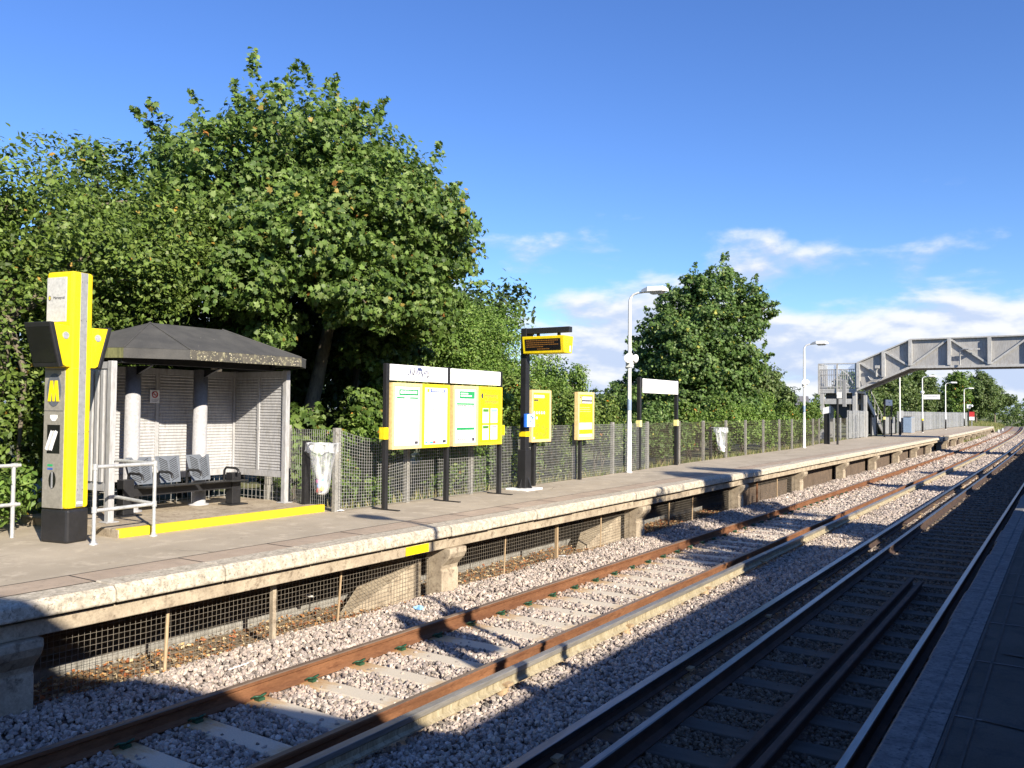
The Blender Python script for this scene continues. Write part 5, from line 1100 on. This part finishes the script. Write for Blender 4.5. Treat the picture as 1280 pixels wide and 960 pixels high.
# ------------------------------------------------------------------ litter bags
def make_bin(loc, label, colours, seed, lean):
    random.seed(seed); root = empty('litter_bag', loc, 0, label, 'litter bag', 'clear litter bags on hoops')
    m = MB(); m.tube([(.20 * math.cos(t * math.pi / 10), .20 * math.sin(t * math.pi / 10), 1.06) for t in range(21)], .012, 6); m.tube([(-.20, 0, 1.06), (-.36, 0, 1.06)], .014, 6); m.build('hoop', 'galvanised', root)
    m = MB(); m.box(-.40, -.33, -.06, .06, -.1, 1.10); m.build('post', 'black_paint', root)
    n = 26; prof = [(.0, .27), (.055, .27), (.095, .31), (.115, .42), (.13, .6), (.155, .8), (.19, .98), (.225, 1.075), (.24, 1.05), (.235, .97), (.245, .93)]
    V = []; F = []; ph = [random.uniform(0, 6.28) for _ in range(4)]
    for i, (r, z) in enumerate(prof):
        for k in range(n):
            t = 2 * math.pi * k / n; w = 1 + .10 * math.sin(5 * t + ph[0]) + .07 * math.sin(9 * t + ph[1] + z * 2) + .04 * math.sin(13 * t + ph[2]); w = 1 + (w - 1) * min(1, i / 3)
            V.append((r * w * math.cos(t) + lean * (1 - z), r * w * math.sin(t), z + (.025 * math.sin(3 * t + ph[3]) if i > 7 else 0)))
    for i in range(len(prof) - 1):
        for k in range(n): F.append((i * n + k, i * n + (k + 1) % n, (i + 1) * n + (k + 1) % n, (i + 1) * n + k))
    m = MB(); m.add(V, F, 0, True); m.build('bag', 'clear_plastic', root)
    for k, c in enumerate(colours):
        m = MB(); a = random.uniform(0, 6.28); r = random.uniform(.03, .09); z = .31 + .035 * k; s = random.uniform(.03, .055)
        m.lathe([(.0, -s), (s * .8, -s * .7), (s, 0), (s * .7, s * .8), (.0, s)], 7, (r * math.cos(a) + lean * .6, r * math.sin(a), z), wob=.25, smooth=False); m.build('litter', c, root)
    return root
make_bin((-9.62, 9.36, 0), 'clear litter bag hanging from a hoop between shelter and notice board', ['white_sign', 'red_sign', 'pale_frame', 'blue_sign', 'white_sign', 'pink', 'teal', 'pale_frame'], 3, -.02)
make_bin((-9.72, 27.55, 0), 'white litter bag hanging on the fence right of the name board', ['white_sign', 'white_sign', 'red_sign', 'white_sign', 'blue_pale', 'white_sign'], 9, .03)

# ------------------------------------------------------------------ footbridge
def make_bridge():
    Y0, Y1 = 59.0, 61.5; o = (-11.8, 59, -.3); G, LT = 'bridge_grey', 'bridge_light'
    root = empty('footbridge', o, 0, 'pale grey steel footbridge with cranked span crossing over the tracks', 'footbridge')
    xl, xk, xr = -11.61, -8.40, 2.95       # landing end, kink, far end of level span
    zb0, zb1, zt0, zt1 = 3.03, 4.55, 4.89, 6.30
    top = [(xl, zt0), (xk, zt1), (xr, zt1 + .05), (6.7, zt0)]; bot = [(xl, zb0 + .1), (xk, zb1), (xr, zb1), (6.7, zb0 + .1)]
    for y, nm in ((Y0, 'parapet'), (Y1, 'parapet')):
        s = -1 if y == Y0 else 1
        m = OM(o)
        for i in range(3):
            a, b, c, d = bot[i], bot[i + 1], top[i + 1], top[i]; m.prism([a, b, c, d], y - .012, y + .012)
        p = m.build(nm, G, root)
        m = OM(o)
        for i in range(3):
            for (pa, pb, h) in ((top[i], top[i + 1], .05), (bot[i], bot[i + 1], .10)):
                m.prism([(pa[0], pa[1] - h), (pb[0], pb[1] - h), (pb[0], pb[1] + h * .6), (pa[0], pa[1] + h * .6)], y + s * .013, y + s * .20)
        m.build('chord', LT, p)
        def zT(x): return float(np.interp(x, [q[0] for q in top], [q[1] for q in top]))
        def zB(x): return float(np.interp(x, [q[0] for q in bot], [q[1] for q in bot]))
        st = [-11.52, -9.98, -8.40, -6.18, -4.0, -1.82, .36, 2.57, 4.6, 6.55]
        for x in st:
            m = OM(o); m.box(x - .10, x + .10, min(y + s * .013, y + s * .26), max(y + s * .013, y + s * .26), zB(x) + .072, zT(x) - .051); m.build('stiffener', LT, p)
        m = OM(o); dg = [1, 1, 0, 1, 0, 1, 0, 1, 0]
        for k in range(len(st) - 1):
            a, b = st[k] + .10, st[k + 1] - .10
            pa, pb = ((a, zT(a) - .1), (b, zB(b) + .12)) if dg[k] else ((a, zB(a) + .12), (b, zT(b) - .1))
            d = Vector((pb[0] - pa[0], pb[1] - pa[1])).normalized(); nx, nz = -d.y * .055, d.x * .055
            m.prism([(pa[0] - nx, pa[1] - nz), (pb[0] - nx, pb[1] - nz), (pb[0] + nx, pb[1] + nz), (pa[0] + nx, pa[1] + nz)], y + s * .0135, y + s * .16)
        m.build('diagonal', LT, p)
    m = OM(o)
    for i in range(3): m.prism([(bot[i][0], bot[i][1] + .02), (bot[i + 1][0], bot[i + 1][1] + .02), (bot[i + 1][0], bot[i + 1][1] + .12), (bot[i][0], bot[i][1] + .12)], Y0 + .013, Y1 - .013)
    m.build('deck', 'bridge_dark', root)
    # landing on legs
    X0, X1 = -14.08, -11.66
    m = OM(o); m.box(X0, X1, Y0 - .02, Y1 + .5, 2.90, 3.06); m.box(X0, X1, Y0 - .03, Y0 + .05, 3.06, 3.20); m.build('landing', LT, root)
    for (x, y) in ((X0 + .22, Y0 + .13), (X1 - .13, Y0 + .13), (X0 + .22, Y1 + .3), (X1 - .13, Y1 + .3)):
        m = OM(o); m.box(x - .13, x + .13, y - .13, y + .13, -.3, 2.895); m.build('leg', LT, root, bevel=.01)
    m = OM(o); m.box(X0 + .36, X1 - .27, Y0 + .03, Y0 + .22, 2.17, 2.52); m.box(X0 + .36, X1 - .27, Y1 + .22, Y1 + .38, 2.17, 2.52); m.box(X1 + .42, X1 + .60, Y0 + .1, Y0 + .28, -.3, 2.75); m.build('cross_beam', LT, root)
    m = OM(o); m.box(X0 + .38, X1 - .3, Y0 + .38, Y1, 2.53, 2.88); m.prism([(X0 + .6, 2.16), (X1 - .15, 2.16), (X1 - .15, 1.2), (X1 - .9, 1.2)], Y0 + .5, Y0 + 1.5); m.build('under_box', 'bridge_dark', root)
    # landing rails
    m = OM(o); zt = 4.83
    for x in (X0 + .03, (X0 + X1) / 2, X1 - .04): m.box(x - .05, x + .05, Y0 - .08, Y0 + .02, 2.80, zt)
    m.box(X0, X1, Y0 - .07, Y0 + .01, zt, zt + .05); m.box(X0, X1, Y0 - .06, Y0, 3.26, 3.34)
    for y in (Y0 + .85, Y1 - .3): m.box(X0 - .02, X0 + .06, y - .04, y + .04, 3.06, zt)
    m.box(X0 - .02, X0 + .05, Y0 + .01, Y1, zt, zt + .05); m.build('landing_frame', LT, root)
    m = OM(o)
    for k in range(19): x = X0 + .12 + k * .124; m.box(x - .016, x + .016, Y0 - .035, Y0 - .012, 3.34, 4.44)
    for k in range(16): y = Y0 + .15 + k * .15; m.box(X0 + .0, X0 + .03, y - .016, y + .016, 3.1, zt)
    m.box(X0 + .06, X1 - .08, Y0 - .04, Y0 - .008, 4.44, 4.49); m.box(X0 + .06, X1 - .08, Y0 - .0401, Y0 - .0081, 4.09, 4.13)
    m.build('baluster', 'bridge_grey', root)
    m = OM(o); m.box(X0 + .08, X1 - .09, Y0 - .005, Y0 + .002, 3.35, zt - .01); m.build('clear_panel', 'clear_panel', root)
    m = OM(o); m.tube([(X0 + .5, Y1 - .2, 3.06), (X0 + .5, Y1 - .2, 4.55), (X0 + .9, Y1 - .2, 4.6), (X0 + 1.4, Y1 - .1, 4.2), (X0 + 1.7, Y1, 3.6)], .05, 8); m.tube([(X0 + .5, Y1 - .2, 3.9), (X0 + 1.1, Y1 - .2, 3.8), (X0 + 1.6, Y1, 3.3)], .04, 8); m.build('hand_rail', LT, root)
    # stair descending away along the platform
    ya, yb, zs = Y1 + .5, Y1 + 8.0, 3.03; m = OM(o)
    for x in (-13.3, -11.75):
        m.prism([(ya, zs - .32), (yb, -.3), (yb, .12), (yb - .1, .22), (ya, zs + .10)], x - .04, x + .04, 'x')
    m.build('stringer', LT, root); m = OM(o); n = 15
    for k in range(n):
        t = (k + .5) / n; y = ya + (yb - ya) * t; z = zs * (1 - t) - .1; m.box(-13.25, -11.8, y - .26, y + .26, z - .02, z + .02); m.box(-13.25, -11.8, y - .26, y - .24, z + .02, z + zs / n - .021)
    m.build('tread', 'bridge_dark', root); m = OM(o)
    for x in (-13.3, -11.75):
        m.tube([(x, ya, zs + 1.05), (x, yb, 1.05)], .03, 8)
        for k in range(7): t = k / 6; m.tube([(x, ya + (yb - ya) * t, zs * (1 - t) + .1), (x, ya + (yb - ya) * t, zs * (1 - t) + 1.05)], .02, 6)
    m.build('stair_rail', LT, root)
    m = OM(o); m.tube([(-5.58, Y0 - .3, 4.6), (-5.58, Y0 - .3, 5.47), (-5.4, Y0 - .4, 5.57), (-4.8, Y0 - .45, 5.55)], .045, 8); m.box(-5.1, -4.5, Y0 - .54, Y0 - .36, 5.50, 5.60); m.build('lamp_bracket', LT, root)
    m = OM(o); m.tube([(-10.4, Y0 - .25, 3.95), (-10.4, Y0 - .28, 4.35), (-10.26, Y0 - .4, 4.54)], .065, 8); m.tube([(-10.9, Y0 - .28, 3.97), (-10.7, Y0 - .33, 3.71), (-10.1, Y0 - .33, 3.71), (-9.9, Y0 - .28, 3.93)], .04, 6); m.box(-10.45, -10.2, Y0 - .44, Y0 - .26, 4.48, 4.67); m.build('side_lamp', LT, root)
    m = OM(o); m.box(4.4, 4.9, Y0 + .25, Y1 - .25, -.3, 4.4); m.build('pier', G, root)
make_bridge()

# ------------------------------------------------------------------ small far things
def smalls():
    o = (-9.72, 44.6, 0); r = empty('camera_post', o, 0, 'thin black post with a small white camera before the footbridge landing', 'camera post')
    m = MB(); m.tube([(0, 0, 0), (0, 0, 2.5)], .055, 8); m.build('pole', 'black_paint', r); m = MB(); m.box(-.02, .22, -.08, .08, 2.32, 2.62); m.build('camera', 'white_paint', r, bevel=.01)
    m = MB(); m.box(.25, .42, -.08, .08, 1.9, 3.25); m.box(.056, .25, -.02, .02, 2.4, 2.44); m.build('grey_box', 'strip_grey', r, bevel=.01)
    r = empty('ticket_post', (-10.3, 44.9, 0), 0, 'short black post with tilted white plate under the footbridge landing', 'post'); m = MB(); m.box(-.13, .13, -.12, .12, 0, 1.55); m.build('post', 'black_paint', r, bevel=.02)
    m = MB(); m.add([(-.16, -.16, 1.52), (.20, -.16, 1.60), (.20, -.16, 1.92), (-.16, -.16, 1.84), (-.16, -.12, 1.52), (.20, -.12, 1.60), (.20, -.12, 1.92), (-.16, -.12, 1.84)], [(0, 1, 2, 3), (5, 4, 7, 6), (0, 4, 5, 1), (1, 5, 6, 2), (2, 6, 7, 3), (3, 7, 4, 0)]); m.build('plate', 'white_sign', r)
    r = empty('equipment_cabinet', (-10.75, 74.5, 0), 0, 'pale blue grey equipment cabinet beside the palisade fence', 'cabinet'); m = MB(); m.box(-.3, .3, -.9, .9, .05, 1.32); m.build('body', 'band_blue', r, bevel=.02)
    for y in (-.45, .45): m = MB(); m.box(.301, .312, y - .42, y + .42, .12, 1.26); m.build('door', 'strip_grey', r)
    m = MB(); m.box(-.34, .34, -.95, .95, 1.322, 1.38); m.build('roof', 'strip_grey', r); m = MB(); m.box(-.32, .32, -.92, .92, 0, .048); m.build('base', 'concrete', r)
    r = empty('notice_post', (-10.55, 69.2, 0), 0, 'far grey information panel on a dark post by the gates', 'sign'); m = MB(); m.box(-.05, .05, -.05, .05, 0, 1.9); m.build('post', 'black_paint', r); m = MB(); m.box(.051, .09, -.6, .6, 1.25, 1.8); m.build('panel', 'strip_grey', r)
    r = empty('signal_post', (-10.45, 119.5, 0), 0, 'short white signal head on a post near the platform end', 'signal'); m = MB(); m.tube([(0, 0, 0), (0, 0, 2.3)], .06, 8); m.build('post', 'black_paint', r)
    m = MB(); m.box(-.2, .2, -.15, .15, 2.25, 2.75); m.build('head', 'white_paint', r, bevel=.03); m = MB(); m.tube([(.21, -.1, 2.55), (.45, -.2, 2.6)], .14, 10); m.build('hood', 'white_paint', r)
    r = empty('warning_board', (-10.6, 125.5, 0), 0, 'small red and white warning board at the far platform end', 'sign'); m = MB(); m.box(-.06, .06, -.06, .06, 0, .8); m.build('post', 'strip_grey', r); m = MB(); m.box(-.3, .3, -.03, .03, 1.2, 1.85); m.build('red_half', 'red_sign', r); m = MB(); m.box(-.3, .3, -.03, .03, .75, 1.197); m.build('white_half', 'white_sign', r)
    for (x, y, lab) in ((-8.3, 138, 'small white marker stub in the grass beyond the platform end'), (-8.6, 152, 'farther white marker stub in the line side grass')):
        m = OM((x, y, -1.1)); m.prism([(x - .1, -1.1), (x + .1, -1.1), (x + .08, -.65), (x, -.55), (x - .08, -.65)], y - .06, y + .06); t = m.build('marker_stub', 'white_paint'); t.location = (x, y, -1.1); tag(t, lab, 'marker', 'line side markers')
    # bungalow glimpsed between bushes
    o = (-34, 118, -1.6); r = empty('house', o, R(20), 'white walled house with dark roof glimpsed between the bushes', 'house')
    m = MB(); m.box(-4, 4, -3, 3, 0, 3.6); m.build('wall', 'render_white', r); m = MB(); m.prism([(-3.4, 3.5), (3.4, 3.5), (0, 5.4)], -4.4, 4.4, 'x'); rf = m.build('roof', 'slate', r); m = MB(); m.box(1.6, 2.2, -.3, .3, 4.8, 6.1); m.build('chimney', 'brick_wall', rf)
    for x in (-2, 2): m = MB(); m.box(x - .7, x + .7, -3.04, -2.99, 1.2, 2.6); m.build('window', 'dark_screen', r)
    # sign on the first pier, cut by the frame edge
    m = OM((-7.3, 3.6, -.7)); m.box(-7.327, -7.317, 3.36, 3.545, -.90, -.66); t = m.build('pier_sign', 'white_sign', bevel=.004); t.location = (-7.3, 3.6, -.7); tag(t, 'little white and red sign on the first concrete pier', 'sign')
    q = MB(); q.box(-.0165, -.0145, -.20, -.07, -.16, -.13); q.build('red_line', 'red_sign', t)
    # scraps of paper on the ballast
    for k, (x, y, c, lab) in enumerate(((-7.55, 13.2, 'white_sign', 'crumpled white and blue packet on the ballast under the platform edge'), (-7.05, 8.6, 'blue_pale', 'pale blue scrap of plastic on the ballast by the rusty rail'), (-8.1, 10.6, 'white_sign', 'white paper scraps lying under the platform'), (-8.15, 7.7, 'render_white', 'torn white paper in the leaf litter behind the wire screen'), (-6.95, 5.7, 'render_white', 'white stick lying beside the rail in shade'), (-9.5, 9.62, 'white_sign', 'white tissue at the end of the yellow step'))):
        z = .01 if x < -9 else (hb(x) + .03 if x > -7.7 else -.8); m = MB(); rg = random.Random(k)
        if k == 4: m.tube([(0, -.22, 0), (0, .22, 0)], .008, 6)
        else:
            n = 9; v = [(.11 * math.cos(6.28 * i / n) * rg.uniform(.5, 1.2), .16 * math.sin(6.28 * i / n) * rg.uniform(.5, 1.2), rg.uniform(0, .03)) for i in range(n)] + [(0, 0, .05), (.02, .03, -.01)]
            m.add(v, [(i, (i + 1) % n, n) for i in range(n)] + [((i + 1) % n, i, n + 1) for i in range(n)])
        t = m.build('litter_scrap', c); t.scale = (.45,) * 3 if k == 5 else (.8,) * 3; t.location = (x, y, z); t.rotation_euler = (0, 0, rg.uniform(0, 3) if k != 4 else .1); tag(t, lab, 'litter', 'scraps of litter')
smalls()

# ------------------------------------------------------------------ station side behind the camera (throws the long shade)
def make_station():
    o = (2.5, -2, 0); r = empty('station_building', o, 0, 'brick station building with gabled wing and low canopy behind the viewer', 'building')
    ap = (-2.42, 6.76)
    m = OM(o); m.prism([(-7.6, 0), (2.65, 0), (2.65, 2.45), (ap[0], ap[1] - .15), (-7.6, 2.45)], 2.7, 9.0, 'x'); m.build('gable_wing', 'brick_wall', r)
    m = OM(o); m.prism([(-7.8, 2.30), (ap[0], ap[1] - .14), (2.8, 2.36), (2.8, 2.50), (ap[0], ap[1] + .02), (-7.8, 2.46)], 2.5, 9.2, 'x'); m.build('roof', 'slate', r)
    m = OM(o); m.prism([(2.5, 2.52), (6.5, 3.6), (6.5, 3.75), (2.5, 2.66)], 2.4, 11.6); m.build('canopy', 'slate', r)
    m = OM(o); m.box(3.6, 6.4, 2.66, 11.4, 0, 2.75); m.build('low_wing', 'brick_wall', r)
    for y in (4.6, 7.6): m = OM(o); m.box(3.56, 3.598, y - .5, y + .5, 0, 2.1); m.build('door', 'blue_dark', r)
    for y in (6.1, 9.2): m = OM(o); m.box(3.56, 3.598, y - .6, y + .6, .9, 2.1); m.build('window', 'dark_screen', r)
    for y in (3.6, 7.4, 11.2): m = OM(o); m.box(2.72, 2.84, y - .06, y + .06, 0, 2.6); m.build('canopy_post', 'white_paint', r)
    for k in range(9):  # houses added out of view to block bright low sky on the sun side
        o = (17.5, -34 + k * 11.2, -.2); t = empty('sky_block_house', o, 0, 'added unseen brick house in a row blocking low sky light behind the viewer', 'house', 'added houses blocking low sky light')
        q = MB(); q.box(0, 8, 0, 11.15, 0, 5.6); q.build('wall', 'brick_wall', t); q = MB(); q.prism([(-.3, 5.62), (8.3, 5.62), (4, 8.4)], 0, 11.15); rf = q.build('roof', 'slate', t); q = MB(); q.box(3.6, 4.4, .3, 1.2, 7.6, 9.3); q.build('chimney', 'brick_wall', rf)
        for (a, z) in ((2, 1), (7.2, 1), (2, 3.6), (7.2, 3.6)): q = MB(); q.box(-.03, -.002, a, a + 1.5, z, z + 1.4); q.build('window', 'dark_screen', t)
        q = MB(); q.box(-.03, -.002, 5, 6, 0, 2.1); q.build('door', 'blue_dark', t)
    # hedge and trees further along
    rt = empty('hedge', (3.4, 30, -.1), 0, 'long clipped hedge along the back of the shaded near platform', 'hedge')
    cl = [(random.uniform(-.3, .3), -18 + k * 1.0, 1.1 + random.uniform(-.1, .15), .75, .8, 1.0, 16) for k in range(85)]
    foliage('foliage', cl, [], 12, .16, OVAL, 'hedge', rt, .5)
    mb = MB()
    for k in range(14): mb.tube([(0, -16 + k * 5.5, -.1), (0, -16 + k * 5.5, 1.2)], .04, 5)
    mb.build('stem', 'trunk_dark', rt)
    for (x, y, w, d, z0, z1, lab) in ((4.6, 11.4, 3.8, 5.4, .8, 7.2, 'broad tree behind the near platform hedge, closest to the building'), (4.8, 16.2, 4.2, 6.0, .6, 8.8, 'second tree from the building behind the near platform hedge'), (4.6, 29.5, 2.8, 3.0, .6, 5.2, 'small tree standing alone behind the near platform hedge'), (5.0, 38, 3.0, 4.5, .6, 5.6, 'far tree behind the near platform hedge near the bridge')):
        c2 = auto_clumps(w, d, z0, z1, 20, 40); tree('broadleaf_tree', (x, y, -.1), c2, [], 22, .20, OVAL, 'far', [(0, 0, -.2), (0, .1, 2), (0, 0, z1 * .6)], .18, lab, 'tree', 'trees behind the near platform')
make_station()

# ------------------------------------------------------------------ light, sky, camera
EL, SX, SY = R(26.6), .911, -.412
sd = bpy.data.lights.new('sun', 'SUN'); sd.energy = 5.0; sd.angle = R(.53); sd.color = (1.0, .905, .755)
so = bpy.data.objects.new('sun', sd); COL.objects.link(so)
so.rotation_euler = Vector((SX * math.cos(EL), SY * math.cos(EL), math.sin(EL))).to_track_quat('Z', 'Y').to_euler(); so.location = (30, -14, 25)
w = bpy.data.worlds.new('World'); SC.world = w; w.use_nodes = True; nt = w.node_tree; bg = nt.nodes['Background']
sky = N(nt, 'ShaderNodeTexSky', sky_type='NISHITA'); sky.sun_disc = False; sky.sun_elevation = EL; sky.sun_rotation = math.atan2(SX, SY); sky.altitude = 50; sky.air_density = 1.0; sky.dust_density = .2; sky.ozone_density = 3.0
tc = N(nt, 'ShaderNodeTexCoord'); g = tc.outputs['Generated']
sp = N(nt, 'ShaderNodeSeparateXYZ'); L(nt, g, sp.inputs[0])
def mth(op, a, b=None, c=None):
    n = N(nt, 'ShaderNodeMath', operation=op)
    for i, v in enumerate((a, b, c)):
        if v is None: continue
        if hasattr(v, 'is_output'): L(nt, v, n.inputs[i])
        else: n.inputs[i].default_value = v
    return n.outputs[0]
def mrange(v, a, b, c=0, d=1):
    n = N(nt, 'ShaderNodeMapRange'); n.interpolation_type = 'SMOOTHSTEP'; L(nt, v, n.inputs[0]); n.inputs[1].default_value = a; n.inputs[2].default_value = b; n.inputs[3].default_value = c; n.inputs[4].default_value = d; return n.outputs[0]
Z = sp.outputs['Z']
azm = mth('ARCTAN2', sp.outputs['X'], sp.outputs['Y']); el = mth('ARCSINE', Z)          # radians
cb = N(nt, 'ShaderNodeCombineXYZ'); L(nt, mth('MULTIPLY', azm, 7.0), cb.inputs[0]); L(nt, mth('MULTIPLY', el, 17.0), cb.inputs[1]); cb.inputs[2].default_value = 3.7
cb2 = N(nt, 'ShaderNodeCombineXYZ'); L(nt, mth('MULTIPLY', azm, 7.0), cb2.inputs[0]); L(nt, mth('MULTIPLY_ADD', el, 17.0, .16), cb2.inputs[1]); cb2.inputs[2].default_value = 3.7
n1 = noise(nt, cb.outputs[0], .95, 10, .55, .15); n1b = noise(nt, cb2.outputs[0], .95, 5, .5, .15); n3 = noise(nt, cb.outputs[0], .33, 3, .5)
cover = mrange(el, R(15.0), R(4.0), -.185, .15)
azc = mrange(azm, R(-40), R(-12), -.02, .065)
dens = mth('ADD', mth('ADD', mth('MULTIPLY_ADD', n3.outputs['Fac'], .35, mth('MULTIPLY', n1.outputs['Fac'], .75)), cover), azc)
mask = mth('MULTIPLY', mrange(dens, .525, .70), mrange(azm, R(-100), R(-60)))
mask = mth('MULTIPLY', mth('MULTIPLY', mask, mrange(azm, R(60), R(30))), mrange(el, R(15.5), R(12.5)))
shade = mth('SUBTRACT', n1b.outputs['Fac'], n1.outputs['Fac'])      # denser above than here: the grey underside of a heap
lit = mrange(mth('ADD', shade, mth('MULTIPLY', n3.outputs['Fac'], -.12)), .00, -.14)
ccol = mixc(nt, lit, (4.6, 5.5, 7.3), (7.4, 7.6, 7.9))
hs = N(nt, 'ShaderNodeHueSaturation'); hs.inputs['Saturation'].default_value = 1.12; hs.inputs['Hue'].default_value = .512; hs.inputs['Value'].default_value = 1.0; L(nt, sky.outputs[0], hs.inputs['Color'])
tintc = mixc(nt, 1.0, hs.outputs[0], (.98, 1.22, 1.50), 'MULTIPLY')
L(nt, mixc(nt, mask, tintc, ccol), bg.inputs['Color']); bg.inputs['Strength'].default_value = .062

cd = bpy.data.cameras.new('camera'); cam = bpy.data.objects.new('camera', cd); COL.objects.link(cam); SC.camera = cam
cd.sensor_width = 36; cd.lens = 36 * 1060 / 1280; cd.clip_start = .05; cd.clip_end = 4000
yaw, pitch, roll = R(33.3), R(1.7), R(.55)
f = Vector((-math.sin(yaw) * math.cos(pitch), math.cos(yaw) * math.cos(pitch), math.sin(pitch))); r0 = Vector((math.cos(yaw), math.sin(yaw), 0)); u0 = r0.cross(f)
rx = r0 * math.cos(roll) + u0 * math.sin(roll); ux = u0 * math.cos(roll) - r0 * math.sin(roll)
M = Matrix((rx, ux, -f)).transposed().to_4x4(); M.translation = (0, 0, 1.62); cam.matrix_world = M

vs = SC.view_settings; vs.view_transform = 'Standard'; vs.look = 'None'; vs.gamma = 1; vs.use_curve_mapping = False; vs.exposure = 1.1
SC.render.engine = 'CYCLES'; SC.cycles.use_denoising = True; SC.cycles.max_bounces = 6; SC.cycles.transparent_max_bounces = 12
